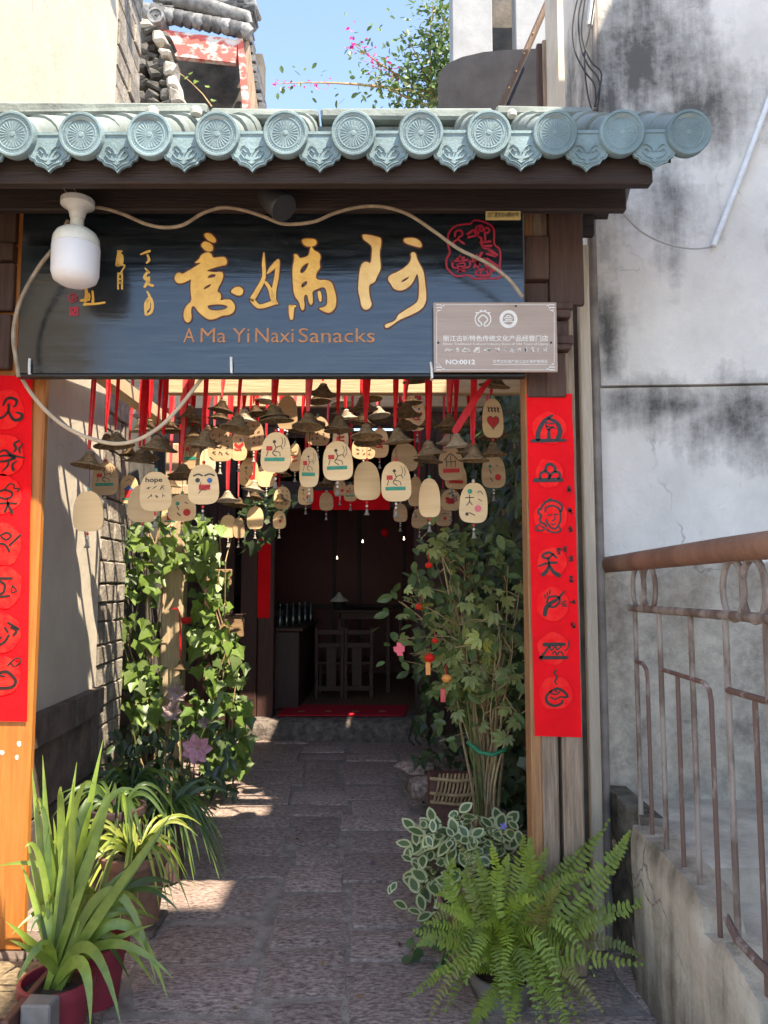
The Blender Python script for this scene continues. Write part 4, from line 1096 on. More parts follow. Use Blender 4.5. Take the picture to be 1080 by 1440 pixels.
# ---------- room furniture
M_furn = wood('table_wood', (.10, .05, .036), (.05, .026, .02), axis=0, rough=.6, bump=.1, spec=.3)
tb = thing('dining_table', 'dark wooden dining table in the dim room', 'table', (-.25, 10.3, ZT))
ty0, ty1 = 10.0, 11.2
tx0, tx1 = at(470, 870, Y=ty0).x, at(532, 870, Y=ty0).x
zt = at(500, 858, Y=ty0).z
MB().bbox((tx0, ty0, zt-.03), (tx1+.18, ty1, zt), .006).build('table_top', M_furn, tb)
MB().bbox((tx0+.05, ty0+.05, zt-.12), (tx1+.13, ty1-.05, zt-.032), .004).build('apron', M_furn, tb)
for x in (tx0+.04, tx1+.1):
    for y in (ty0+.05, ty1-.1): MB().bbox((x, y, ZT), (x+.05, y+.05, zt-.03), .004).build('leg', M_furn, tb)
def chair(label, x, y):
    t = thing('dining_chair', label, 'chair', (x, y, ZT), 'dark chairs at the dining table')
    w = .36; sh = .44
    MB().bbox((x-w/2, y, ZT+sh-.03), (x+w/2, y+.36, ZT+sh), .006).build('seat', M_furn, t)
    for sx in (-1, 1):
        MB().bbox((x+sx*w/2-.02, y-.02, ZT), (x+sx*w/2+.02, y+.02, ZT+.86), .004).build('back_leg', M_furn, t)
        MB().bbox((x+sx*(w/2-.02)-.02, y+.32, ZT), (x+sx*(w/2-.02)+.02, y+.36, ZT+sh-.03), .004).build('front_leg', M_furn, t)
    for z in (.8, .64, .12): MB().bbox((x-w/2+.02, y-.012, ZT+z-.03), (x+w/2-.02, y+.012, ZT+z+.03), .004).build('back_rail', M_furn, t)
    MB().bbox((x-.06, y-.008, ZT+.15), (x+.06, y+.008, ZT+.61), .004).build('splat', M_furn, t)
chair('left dark chair with its back to the doorway', at(466, 900, Y=9.55).x, 9.55)
chair('right dark chair with its back to the doorway', at(502, 900, Y=9.55).x, 9.55)
hc = Vector((at(477, 858, Y=10.25).x, 10.25, zt))
t = thing('table_lamp', 'small lamp with a white cone shade on the dining table', 'lamp', hc)
sm().lathe([(.06, .0), (.085, .06), (.09, .10), (.07, .105)], 16, hc).build('bowl', M_iron, t)
sm().lathe([(.12, .105), (.115, .125), (.05, .175), (.012, .225), (.002, .23)], 16, hc).build('cone_shade', flat('straw_white', (.75, .70, .60)), t)
ct = thing('bar_counter', 'dark counter with bottles along the left side of the room', 'counter', (RX0+.4, 9.4, ZT))
MB().bbox((RX0+.05, 8.7, ZT), (at(425, 900, Y=9.0).x, 10.6, ZT+.86), .01).build('counter_body', M_room, ct)
MB().bbox((RX0+.03, 8.66, ZT+.862), (at(430, 900, Y=9.0).x, 10.64, ZT+.9), .008).build('counter_top', M_furn, ct)
M_btl = mat('bottle_glass', (.05, .06, .05), (.02, .02, .02), rough=.12, spec=.8)
for k in range(6):
    x = at(396+k*6, 880, Y=9.1).x; y = 8.95+.22*k
    tag(sm().lathe([(.035, 0), (.037, .02), (.037, .15), (.014, .2), (.013, .26), (.002, .262)], 12, (x, y, ZT+.9)).build('bottle', M_btl), 'dark bottle on the bar counter, %s from the doorway' % ('nearest', 'second', 'third', 'fourth', 'fifth', 'farthest')[k], 'bottle', 'bottles on the bar counter')
cb = thing('wall_cabinet', 'dark shelf cabinet above the counter in the dim room', 'cabinet', (RX0+.2, 9.4, ZT+1.3))
MB().bbox((RX0+.02, 9.0, ZT+1.25), (RX0+.35, 10.6, ZT+2.1), .008).build('cabinet_body', M_room, cb)
for k in range(3): MB().bbox((RX0+.353, 9.05+.5*k, ZT+1.3), (RX0+.37, 9.5+.5*k, ZT+2.05), .004).build('cabinet_door', M_furn, cb)
M_bulb, nt, N, L, bs = nodes_of('lit_bulb')
bs.inputs['Emission Color'].default_value = (1, .86, .62, 1); bs.inputs['Emission Strength'].default_value = 3.0
for (px, py, Y, lab) in ((510, 762, 11.0, 'tiny lit bulb left of centre deep in the dark room'), (568, 758, 9.9, 'short lit bulb at the upper right inside the doorway'), (474, 785, 11.6, 'faintest lit bulb low in the dark room')):
    p = at(px, py, Y=Y)
    t = thing('pendant_bulb', lab, 'lamp', p, 'lit bulbs in the room')
    sm().lathe([(.002, -.012), (.008, -.008), (.010, 0), (.006, .012), (.003, .03)], 10, p).build('bulb', M_bulb, t)
    sm().tube([p+Vector((0, 0, .03)), Vector((p.x, p.y, 3.2))], .003, 5).build('flex', M_iron, t)
p = at(541, 749, Y=9.0)
t = thing('hanging_lantern', 'small red lantern hanging inside the far doorway', 'lantern', p)
sm().lathe([(.012, -.05), (.035, -.03), (.042, 0), (.035, .03), (.012, .05)], 14, p).build('lantern_body', M_paper, t)
sm().tube([p+Vector((0, 0, .05)), Vector((p.x, p.y, 3.2))], .002, 5).build('cord', M_iron, t)
# ============================================================ passage side walls
M_dark = mat('dark_wall', (.16, .14, .12), (.06, .055, .05), scale=3, rough=.95, bump=.6)  # dark mottled wall tone; also paints the shade of recess and gable
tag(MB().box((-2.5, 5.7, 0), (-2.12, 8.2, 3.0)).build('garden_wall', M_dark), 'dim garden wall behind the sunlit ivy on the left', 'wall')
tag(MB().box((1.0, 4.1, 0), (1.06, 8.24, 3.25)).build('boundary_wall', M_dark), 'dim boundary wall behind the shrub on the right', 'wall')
# post with notices left of the doorway
pc = at(240, 1010, Y=6.15)
M_pole = wood('pale_post', (.58, .44, .28), (.36, .25, .15), axis=2, rough=.75, bump=.5)
pp = thing('ivy_post', 'pale timber post half hidden in the ivy on the left', 'post', (pc.x, 6.15, 0))
MB().bbox((pc.x-.085, 6.10, 0), (pc.x+.085, 6.25, 2.72), .012).build('post_shaft', M_pole, pp)
MB().bbox((pc.x-.12, 6.08, 2.3), (pc.x+.12, 6.27, 2.38), .008).build('collar', M_pole, pp)
nbx = at(322, 880, Y=7.6)
t = thing('notice_box', 'small brown wooden notice box beside the far doorway', 'box', nbx+Vector((0, 0, -.12)))
a, c = at(304, 896, Y=7.6), at(341, 866, Y=7.6)
MB().bbox((a.x, 7.6, a.z), (c.x, 7.7, c.z), .006).build('box_body', wood('notice_wood', (.40, .25, .13), (.26, .15, .08), axis=0), t)
MB().bbox((a.x-.015, 7.58, c.z+.002), (c.x+.015, 7.72, c.z+.018), .004).build('lid', M_frame, t)
a, c = at(290, 823, Y=7.3), at(326, 800, Y=7.3)
tag(MB().bbox((a.x, 7.3, a.z), (c.x, 7.32, c.z), .004, jit=.008).build('wooden_notice', MATS['notice_wood']), 'tilted wooden notice above the notice box', 'notice')
tag(MB().box((a.x-.02, 7.321, 0), (a.x+.05, 7.36, c.z)).build('notice_stake', M_frame), 'dark stake carrying the tilted wooden notice', 'stake')
tag(MB().box((nbx.x-.03, 7.64, 0), (nbx.x+.03, 7.68, a.z-.25)).build('box_stake', M_frame), 'dark stake under the notice box', 'stake')

# ============================================================ pergola that carries the wind chimes
pg = thing('pergola', 'light timber pergola carrying the wind chimes over the passage', 'pergola', (-.3, 4.6, 2.7))
def hang_z(Y): return max(2.74, 1.6+.292*Y)
rows_y = [3.52, 3.68, 3.84, 4.0, 4.2, 4.42, 4.65, 4.9, 5.15, 5.4, 5.7, 6.0]
for Y in rows_y:
    z = hang_z(Y)
    MB().bbox((-1.72, Y-.012, z), (.84, Y+.012, z+.03), .003).build('batten', M_pole, pg)
for x in (-1.70, .82):
    b = MB(); P = [(Y, hang_z(Y)+.031) for Y in (3.47, 3.9, 6.1)]
    for (ya, za), (yb, zb) in zip(P[:-1], P[1:]):
        b.add([(x-.03, ya, za), (x+.03, ya, za), (x+.03, yb, zb), (x-.03, yb, zb), (x-.03, ya, za+.06), (x+.03, ya, za+.06), (x+.03, yb, zb+.06), (x-.03, yb, zb+.06)], [(0,3,2,1), (4,5,6,7), (0,1,5,4), (1,2,6,5), (2,3,7,6), (3,0,4,7)])
    b.build('side_rail', M_beige, pg)
p0, p1 = at(150, 520, X=-1.62), at(236, 596, X=-1.62)
z0 = p1.z-.04
b = MB(); b.bbox((-1.66, 3.5, z0), (-1.58, 5.6, z0+.09), .006); b.build('low_beam', M_beige, pg)
YRB = 4.32
MB().bbox((dx(232, 560, YRB), YRB+.02, at(540, 552, Y=YRB).z), (.84, YRB+.08, at(540, 522, Y=YRB).z), .006).build('cross_beam', M_beige, pg)
MB().bbox((dx(300, 560, 6.2), 6.2, at(540, 572, Y=6.2).z), (.98, 6.26, at(540, 545, Y=6.2).z), .006).build('cross_beam', M_beige, pg)
# ============================================================ wind chimes
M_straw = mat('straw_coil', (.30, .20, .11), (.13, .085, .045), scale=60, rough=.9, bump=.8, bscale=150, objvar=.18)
M_strawp = mat('sunlit_pale_straw', (.66, .58, .46), (.48, .40, .30), scale=60, rough=.9, bump=.5, bscale=150)  # paler copy: white bells, and bells with sunlight put into the colour
M_tag = wood('tag_wood', (.76, .54, .30), (.62, .42, .21), axis=0, rough=.6, bump=.12, objvar=.10, k=3)
M_tagd = wood('tag_wood_shaded_brown', (.52, .35, .20), (.36, .23, .12), axis=0, rough=.6, bump=.15, objvar=.15, k=3)  # darkened wood for brown tags and tags painted as hanging in shade
M_rib = mat('red_ribbon', (.66, .02, .03), (.48, .012, .02), scale=20, rough=.55, transl=.35)
M_ribp = mat('pink_ribbon', (.80, .16, .17), (.66, .09, .10), scale=20, rough=.55, transl=.35)
M_pr = flat('paint_red', (.55, .03, .03)); M_pg = flat('paint_green', (.03, .26, .17)); M_pk = flat('paint_ink', (.06, .045, .04)); M_pb = flat('paint_blue', (.05, .13, .33))
M_pp = flat('paint_pink', (.75, .16, .2))
PM = [M_pr, M_pg, M_pk, M_pb, M_pp]
M_bead = flat('wood_bead', (.55, .48, .42), rough=.35); M_beadg = flat('green_bead', (.12, .30, .22), rough=.35); M_beadr = flat('red_bead', (.6, .03, .03), rough=.3)
prof = []
nr = 9
for i in range(nr):
    t0 = i/nr
    r0 = .014+.056*(t0**1.5*.8+.2*t0); r1 = .014+.056*(((i+1)/nr)**1.5*.8+.2*(i+1)/nr)
    z0 = -.066*math.sin(t0*1.45); z1 = -.066*math.sin((i+1)/nr*1.45)
    prof += [(r0, z0), ((r0+r1)/2+.0042, (z0+z1)/2+.0025), (r1-.0006, z1)]
prof += [(.066, -.066), (.03, -.04), (.004, -.012)]
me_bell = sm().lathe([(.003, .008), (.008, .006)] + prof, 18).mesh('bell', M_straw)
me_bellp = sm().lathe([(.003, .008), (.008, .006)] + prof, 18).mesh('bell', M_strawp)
me_mini = sm().lathe([(.003, .012), (.006, .008), (.007, -.004), (.013, -.018), (.016, -.02), (.002, -.012)], 12).mesh('small_bell', flat('bronze', (.22, .2, .17), rough=.4))
def bead_me(m): return sm().lathe([(.001, .009), (.006, .007), (.0088, 0), (.006, -.007), (.001, -.009)], 10).mesh('bead', m)
ME_B = [bead_me(M_bead), bead_me(M_beadg), bead_me(M_beadr)]
def paint(kind, w, h):
    "flat painted picture on the tag face, local coords, tag centre at the origin, facing -Y"
    b = MB(); y = -.0048
    P = lambda x, z: Vector((x*w/2, y, z*h/2))
    def s(m, pts, wd): b.m = m; b.strip([P(*q) for q in pts], wd*w)
    def disc(m, x, z, r): b.m = m; b.poly([[P(x+r*math.cos(a), z+r*w/h*math.sin(a)) for a in [2*math.pi*i/12 for i in range(12)]]])
    def rect(m, x0, z0, x1, z1): b.m = m; b.poly([[P(x0, z0), P(x1, z0), P(x1, z1), P(x0, z1)]])
    if kind == 'figure':
        rect(1, -.72, -.45, .6, -.27); rect(0, -.62, .08, -.22, .3)
        disc(2, -.1, .52, .11); s(2, [(-.1, .42), (0, .2), (-.2, -.05), (.05, -.2)], .03); s(2, [(0, .22), (.3, .3), (.45, .15)], .025); s(2, [(-.1, .05), (.25, -.02), (.3, -.2)], .025); s(2, [(.35, .75), (.45, .5), (.35, .3)], .018); s(2, [(.55, .7), (.62, .45), (.52, .25)], .018); s(2, [(-.5, .05), (-.6, -.2)], .025)
    elif kind == 'face':
        s(2, [(-.6, .42), (-.3, .5), (-.05, .42)], .05); s(2, [(.1, .42), (.4, .5), (.68, .42)], .05); disc(2, -.35, .2, .15); disc(3, .4, .18, .17); rect(0, -.28, -.28, .42, -.02); s(2, [(-.3, -.45), (0, -.2), (.45, -.1)], .025); s(2, [(-.15, .1), (-.2, -.25), (.2, -.3)], .02)
    elif kind == 'hope':
        add_text(b, 'hope', P(-.1, .55), h*.16, w*.52, .02) if not setattr(b, 'm', 2) else 0
        for x, z in ((-.45, .2), (-.05, .15), (.4, .18), (-.35, -.25), (.1, -.28), (.5, -.22)):
            for q in range(3): s(2, [(x+random.uniform(-.14, .14), z+random.uniform(-.12, .12)), (x+random.uniform(-.14, .14), z+random.uniform(-.12, .12))], .018)
    elif kind == 'writing':
        for i in range(3):
            for j in range(4):
                x, z = -.5+.5*i, .55-.36*j
                for q in range(3): s(2, [(x+random.uniform(-.14, .14), z+random.uniform(-.11, .11)), (x+random.uniform(-.14, .14), z+random.uniform(-.11, .11))], .03)
    elif kind == 'children':
        disc(1, -.3, .55, .17); s(2, [(-.32, .36), (-.3, .05)], .03); s(2, [(-.6, .22), (0, .26)], .03); s(2, [(-.3, .05), (-.5, -.15)], .03); s(2, [(-.3, .05), (-.1, -.12)], .03); disc(4, .3, -.28, .24); s(2, [(.25, .5), (.4, .6), (.6, .45)], .025); s(2, [(.3, .2), (.55, .1)], .025); disc(2, -.45, -.58, .12); s(2, [(-.3, -.5), (.1, -.62)], .03)
    elif kind == 'dots':
        disc(1, -.3, .3, .14); disc(0, .35, -.35, .26); s(2, [(-.3, -.4), (-.1, -.6)], .04); s(2, [(.2, .4), (.4, .3)], .03); s(2, [(-.35, .1), (-.2, -.15)], .03)
    elif kind == 'heart':
        b.m = 0; hp = [(16*math.sin(t)**3, 13*math.cos(t)-5*math.cos(2*t)-2*math.cos(3*t)-math.cos(4*t)) for t in [2*math.pi*i/30 for i in range(30)]]
        b.poly([[P(x/30, z/45-.2) for x, z in hp]])
        s(2, [P_ for P_ in [(x/29, z/43-.2) for x, z in hp]], .03)
        for x in (-.4, -.1, .2, .5): s(2, [(x-.08, .55), (x+.06, .3)], .05); s(2, [(x+.08, .52), (x-.08, .36)], .04)
        s(2, [(-.1, -.1), (.15, -.3)], .02)
    elif kind == 'house':
        rect(0, -.35, -.6, .35, -.05); b.m = 3; b.poly([[P(-.55, -.05), P(.55, -.05), P(0, .3)]]); s(2, [(-.3, .55), (0, .7), (.3, .55)], .03); rect(1, -.6, -.75, .6, -.64)
    elif kind == 'fish':
        s(0, [(-.4, .1), (0, -.1), (.45, .1)], .2); s(0, [(-.5, -.2), (-.2, -.3), (.3, -.25)], .08); disc(3, .2, .4, .15); s(2, [(-.4, .5), (0, .6)], .03); s(2, [(0, .2), (.3, -.4)], .03)
    elif kind == 'roof':
        s(2, [(-.5, .2), (0, .6), (.55, .2)], .04); s(2, [(-.35, .2), (-.35, -.2)], .03); s(2, [(.35, .2), (.35, -.2)], .03); s(2, [(-.4, .1), (.4, .1)], .03); rect(0, -.65, -.55, .65, -.3); s(2, [(0, .5), (0, -.2)], .03)
    elif kind == 'dot':
        disc(0, .15, -.15, .22); s(2, [(-.3, .3), (.3, .4)], .04)
    elif kind == 'stripe':
        s(0, [(-.4, 0), (.4, .1)], .12); s(2, [(-.4, .35), (.3, .4)], .05); s(0, [(-.4, -.3), (.4, -.25)], .1)
    else: return None
    return b
def chime(px, tagd, bell_py, label, seed, ribs=2, pale=False, below=None, YY=None):
    """px column; tagd = (cy, w, h, picture, dark) in photograph pixels or None; bell_py = pixel row of the bell's rim or None"""
    rnd = random.Random(seed)
    if YY is None:
        YY = 3.5 if tagd is None else min(max(.146*FPX/max(tagd[1], tagd[2]*.74), 3.5), 6.0)
    Yr = min(rows_y, key=lambda q: abs(q-YY)); YY = Yr
    ref = tagd[0] if tagd else bell_py
    c = at(px, ref, Y=YY); hz = hang_z(YY)
    k = mpp(px, ref, YY)
    t = thing('wind_chime', label, 'wind chime', (c.x, YY, hz), 'wind chimes over the passage')
    O = Vector((c.x, YY, hz))
    rm = M_ribp if rnd.random() < .3 else M_rib
    top_obj = None
    zb = at(px, bell_py, Y=YY).z+.062 if bell_py else None
    ztag = at(px, tagd[0]-tagd[2]/2, Y=YY).z if tagd else None
    zfirst = max([q for q in (zb, ztag) if q is not None])+.012
    for i in range(ribs):
        off = rnd.uniform(-.012, .012); ww = rnd.uniform(.014, .028)
        b = MB(); V = []; n = 7; tw = rnd.uniform(-1.2, 1.2); a0 = rnd.uniform(-.6, .6)
        for j in range(n+1):
            q = j/n; z = hz+.002 - (hz-zfirst)*q; a = a0+tw*q; x = off*(1-q*.8)+.006*math.sin(q*4+i)
            wv = Vector((math.cos(a), math.sin(a), 0))*ww*(1-.5*q*q)
            V += [O*0+Vector((x, -.003*i, z-hz))-wv/2, Vector((x, -.003*i, z-hz))+wv/2]
        b.add(V, [(2*j, 2*j+1, 2*j+3, 2*j+2) for j in range(n)])
        b.build('ribbon', rm if i else M_rib, t, local=True)
    zend = None
    if tagd:
        cy, w, h, pic, dark = tagd
        W, H = w*k, h*k; zc = at(px, cy, Y=YY).z
        ang = rnd.uniform(-.25, .25); roll = rnd.uniform(-.05, .05)
        pts = []
        n = 26
        for i in range(n):
            a = 2*math.pi*i/n; e = 2/(2.35 if math.sin(a) > 0 else 3.4)
            x = abs(math.cos(a))**e*(1 if math.cos(a) >= 0 else -1); z = abs(math.sin(a))**e*(1 if math.sin(a) >= 0 else -1)
            pts.append(Vector((x*W/2*(1-.08*z)*.97, -.003, z*H/2)))
        b = MB(); b.poly([pts], .007, (0, 1, 0))
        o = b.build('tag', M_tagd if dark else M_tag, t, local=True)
        o.location = Vector((0, 0, zc-hz)); o.rotation_euler = (0, roll, ang)
        pm = paint(pic, W, H)
        if pm: 
            g = pm.build('painting', PM, o, local=True)
        # stitched bead on top, beads and small bell below
        q = put('bead', ME_B[rnd.choice((0, 1, 1, 2))], None, Matrix.Translation((0, 0, zc-hz+H/2+.008))); q.parent = t
        for j in range(2):
            q = put('bead', ME_B[0 if j else rnd.choice((0, 2))], None, Matrix.Translation((0, 0, zc-hz-H/2-.011-.019*j)) @ Matrix.Scale(.8, 4)); q.parent = t
        q = put('small_bell', me_mini, None, Matrix.Translation((0, 0, zc-hz-H/2-.055))); q.parent = t
        sm().tube([(0, 0, zc-hz-H/2), (0, 0, zc-hz-H/2-.05)], .0012, 4).build('string', M_pk, t, local=True)
        zend = zc-hz+H/2
    if bell_py:
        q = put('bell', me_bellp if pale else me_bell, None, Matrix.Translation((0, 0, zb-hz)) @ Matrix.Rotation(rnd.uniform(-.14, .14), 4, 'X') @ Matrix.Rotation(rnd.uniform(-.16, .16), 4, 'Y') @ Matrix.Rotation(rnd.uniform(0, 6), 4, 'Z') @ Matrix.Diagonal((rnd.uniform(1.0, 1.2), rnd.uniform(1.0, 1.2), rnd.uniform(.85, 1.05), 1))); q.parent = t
        if zend is not None:
            za, zc_ = sorted((zb-hz-.01, zend if zb-hz > zend else zc-hz-H/2))
            sm().tube([(0, 0, zc_), (0, 0, za)], .0014, 4).build('string', M_pk, t, local=True)
    return t
CH = [
 (124, (719, 44, 57, 'plain', 0), 655, 'leftmost wind chime with a big blank tag under a straw bell'),
 (148, (673, 37, 47, 'figure', 1), 627, 'shaded wind chime with red-green tag just right of the leftmost one'),
 (181, (688, 28, 40, 'house', 0), 640, 'wind chime with a blue-roofed red house painted on its tag'),
 (201, (708, 42, 53, 'plain', 0), 647, 'blank-tag wind chime half hidden behind the tag reading hope'),
 (219, (691, 44, 56, 'hope', 0), 632, 'wind chime whose tag reads hope'),
 (286, (681, 44, 57, 'face', 0), 626, 'wind chime with a frowning face painted on its tag'),
 (292, (648, 22, 34, 'plain', 0), 610, 'small blank wind chime just above the frowning face tag'),
 (269, (636, 26, 48, 'figure', 1), 598, 'dim narrow wind chime left of the frowning face tag'),
 (310, (625, 36, 48, 'writing', 1), 590, 'dark wind chime with rows of writing, upper left'),
 (336, (627, 23, 42, 'fish', 0), 588, 'sunlit narrow wind chime with a red fish, left of centre'),
 (357, (612, 29, 44, 'writing', 1), 584, 'dark written wind chime left of the red-green figure tag'),
 (388, (636, 44, 57, 'figure', 0), 592, 'left of the three large tags with a red figure above a green bar'),
 (350, (664, 28, 40, 'dots', 0), 640, 'wind chime with a red dot tag left of centre'),
 (256, (714, 40, 38, 'dots', 0), 670, 'sunlit wide wind chime with red dots low above the ivy'),
 (240, (722, 28, 32, 'house', 0), 684, 'small sunlit wind chime with a house, lowest above the ivy'),
 (321, (740, 24, 32, 'plain', 0), 708, 'small half-lit blank wind chime hanging lowest left of the doorway'),
 (359, (728, 24, 32, 'plain', 0), 700, 'small blank wind chime at the left edge of the doorway'),
 (336, (742, 16, 29, 'plain', 1), 712, 'thin shaded wind chime between two small blank tags at left'),
 (375, (668, 26, 34, 'plain', 0), 640, 'small sunlit blank tag behind the left figure tag'),
 (397, (700, 24, 32, 'writing', 0), 668, 'small written wind chime over the left of the doorway'),
 (393, (731, 19, 25, 'dot', 0), 706, 'tiny red-dot wind chime below the small written one'),
 (435, (657, 28, 57, 'figure', 0), 600, 'narrow tall wind chime with a green bar at centre left'),
 (475, (648, 43, 56, 'figure', 0), 605, 'middle of the three large tags with a red figure above a green bar'),
 (415, (643, 18, 40, 'stripe', 0), 606, 'narrow sunlit striped wind chime between two figure tags'),
 (516, (676, 38, 55, 'plain', 0), 622, 'large blank wind chime at the centre of the passage'),
 (557, (677, 43, 57, 'figure', 0), 624, 'right of the three large tags with a red figure above a green bar'),
 (430, (694, 23, 32, 'dots', 0), 664, 'small dotted wind chime below the narrow tall green one'),
 (459, (705, 20, 26, 'plain', 1), 682, 'tiny blank wind chime in front of the red banner'),
 (478, (686, 18, 22, 'dots', 1), 664, 'tiny wind chime just below the middle figure tag'),
 (493, (693, 19, 24, 'figure', 1), 672, 'tiny shaded wind chime left of the large blank one'),
 (563, (721, 20, 26, 'plain', 1), 696, 'tiny blank wind chime hanging lowest right of centre'),
 (534, (623, 26, 42, 'fish', 0), 590, 'sunlit wind chime with red fish above the right figure tag'),
 (511, (630, 34, 32, 'writing', 1), 596, 'dark written wind chime behind the central bells'),
 (569, (643, 38, 40, 'plain', 1), 600, 'brown blank wind chime behind the right figure tag'),
 (587, (584, 23, 44, 'fish', 0), 548, 'high wind chime with a red fish right of centre'),
 (604, (700, 31, 55, 'plain', 0), 650, 'tall narrow blank wind chime right of the figure tags'),
 (634, (652, 36, 47, 'roof', 1), 606, 'brown wind chime with a roof drawing and red bar'),
 (641, (670, 32, 36, 'roof', 0), 634, 'sunlit wind chime half hidden behind the brown roof tag'),
 (666, (707, 41, 57, 'children', 0), 640, 'large wind chime painted with children and a pink ball'),
 (634, (703, 29, 30, 'fish', 0), 668, 'small wind chime with red scribble left of the children tag'),
 (694, (663, 35, 47, 'dots', 1), 616, 'rightmost wind chime with a red dot, under a straw bell'),
 (693, (588, 31, 56, 'heart', 0), 640, 'wind chime with a red heart at the right'),
 (624, (727, 22, 26, 'dot', 1), 700, 'tiny red-dot wind chime below the small red scribble'),
 (584, (691, 20, 42, 'plain', 1), 652, 'shaded narrow wind chime behind the tall blank one'),
 (404, (580, 30, 48, 'plain', 1), 640, 'high brown blank wind chime at centre left'),
 (447, (606, 34, 42, 'writing', 1), 566, 'dark written wind chime high above the narrow tall one'),
 (479, (616, 23, 30, 'stripe', 0), 584, 'small sunlit wind chime above the middle figure tag'),
 (590, (729, 23, 28, 'plain', 1), 700, 'small brown wind chime low at the right of the doorway'),
]
for i, (px, td, bp_, lab) in enumerate(CH): chime(px, td, bp_, lab, 100+i)
BELLS = [(163, 628, 3.52, 0, 'straw bell left of the sagging cable crossing'), (197, 652, 3.68, 0, 'straw bell hanging above the blank tag behind hope'), (231, 633, 3.84, 0, 'wide straw bell right of the sagging cable'), (268, 588, 4.0, 0, 'small straw bell high beside the low beam'),
 (286, 627, 3.68, 0, 'tilted straw bell over the frowning face tag'), (313, 579, 4.2, 0, 'dark high straw bell left of the written tags'), (336, 604, 3.52, 0, 'large straw bell left of the high brown tag'), (211, 606, 4.42, 0, 'dim straw bell high at the left by the brick corner'),
 (384, 589, 3.52, 0, 'straw bell above the left figure tag'), (433, 601, 3.52, 0, 'straw bell at centre left in the front row'), (455, 556, 4.0, 0, 'dark straw bell touching the board bottom left of centre'), (477, 603, 3.68, 0, 'straw bell just above the middle figure tag'),
 (510, 575, 4.0, 0, 'broad straw bell high at the centre'), (515, 616, 3.52, 0, 'straw bell above the large central blank tag'), (532, 586, 4.9, 1, 'bright white bell catching the sun at the centre'), (558, 622, 3.52, 0, 'straw bell above the right figure tag'),
 (571, 583, 3.84, 0, 'straw bell left of the high red fish tag'), (602, 640, 3.52, 0, 'straw bell above the tall narrow blank tag'), (642, 627, 4.0, 1, 'pale ringed bell under the slanting red ribbon'), (632, 600, 3.84, 0, 'straw bell left of the slanting red ribbon'), (667, 648, 3.52, 0, 'straw bell above the children tag'),
 (698, 543, 3.68, 0, 'straw bell touching the board bottom at far right'), (586, 537, 4.0, 0, 'straw bell cut by the board bottom right of centre'), (374, 566, 5.15, 1, 'small white sunlit bell high left of centre'), (480, 568, 5.4, 1, 'white sunlit bell behind the central ribbons'), (487, 590, 4.9, 1, 'white bell just left of the bright central bell'),
 (320, 705, 4.9, 1, 'pale bell on a red ribbon above the small half-lit tag'), (254, 672, 4.65, 0, 'straw bell between hope and the frowning face'), (358, 690, 5.15, 1, 'pale bell above the small blank tag by the doorway'), (660, 600, 4.42, 0, 'dim bell behind the slanting red ribbon')]
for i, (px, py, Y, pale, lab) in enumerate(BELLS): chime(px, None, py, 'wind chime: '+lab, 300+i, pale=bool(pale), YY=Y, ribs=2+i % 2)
rb = random.Random(5)
ORD = ('leftmost', 'second from the left', 'third from the left', 'fourth from the left', 'fifth from the left', 'sixth from the left', 'seventh from the left', 'seventh from the right', 'sixth from the right', 'fifth from the right', 'fourth from the right', 'third from the right', 'second from the right', 'rightmost')
for i in range(14):
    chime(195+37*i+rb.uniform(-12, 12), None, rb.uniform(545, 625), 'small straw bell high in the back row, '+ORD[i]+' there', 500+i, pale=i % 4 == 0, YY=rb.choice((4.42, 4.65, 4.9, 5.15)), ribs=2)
# slanting loose ribbon
b = MB(); P = [at(x, y, Y=3.5) for x, y in ((690, 532), (672, 556), (655, 582), (640, 606))]
b.strip(P, [.016, .03, .034, .03], n=Vector((0, -1, 0)), thick=.002)
tag(b.build('loose_ribbon', M_rib), 'broad red ribbon slanting under the plaque', 'ribbon')
# ============================================================ plants: helpers
def leafmat(name, c, c2, rough=.42, transl=.3, var=.28, scale=14):
    return mat(name, c, c2, scale=scale, rough=rough, islands=0, objvar=var, transl=transl, spec=.5, lo=.3, hi=.7)
def leafmat_i(name, c, c2, rough=.45, transl=.3, var=.35):
    return mat(name, c, c2, scale=14, rough=rough, islands=var, transl=transl, spec=.5, lo=.3, hi=.7)
M_strap = leafmat('strap_leaf', (.23, .31, .055), (.11, .18, .03), rough=.35)
M_strapd = leafmat('dark_strap_leaf', (.09, .15, .04), (.045, .085, .024), rough=.4)
M_spid = leafmat('spider_leaf', (.42, .44, .10), (.20, .28, .05), rough=.4)
M_ivy = leafmat('ivy_leaf', (.19, .27, .06), (.085, .15, .03), rough=.4, transl=.35, var=.4)
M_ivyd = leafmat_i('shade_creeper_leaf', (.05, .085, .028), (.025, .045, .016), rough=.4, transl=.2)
M_fern = leafmat('fern_frond', (.25, .315, .04), (.13, .19, .026), rough=.5, transl=.35, var=.25)
M_vin = leafmat('vinca_green', (.13, .19, .07), (.08, .13, .045), rough=.4)
M_vinc = leafmat('vinca_cream', (.62, .62, .36), (.48, .50, .25), rough=.45, var=.12)
M_shr = leafmat('shrub_leaf', (.30, .33, .11), (.17, .205, .065), rough=.45)
M_stem = mat('tan_stem', (.46, .32, .17), (.27, .18, .09), scale=20, rough=.8, bump=.4, objvar=.2)
M_gst = mat('green_stem', (.15, .17, .05), (.09, .10, .03), scale=20, rough=.7)
M_pot = mat('red_plastic_pot', (.24, .028, .045), (.17, .018, .03), scale=6, rough=.42, bump=.08)
M_terra = mat('terracotta', (.27, .135, .09), (.16, .085, .06), scale=7, rough=.85, bump=.3)
M_dpot = mat('dark_pot', (.075, .045, .045), (.035, .022, .024), scale=6, rough=.35)
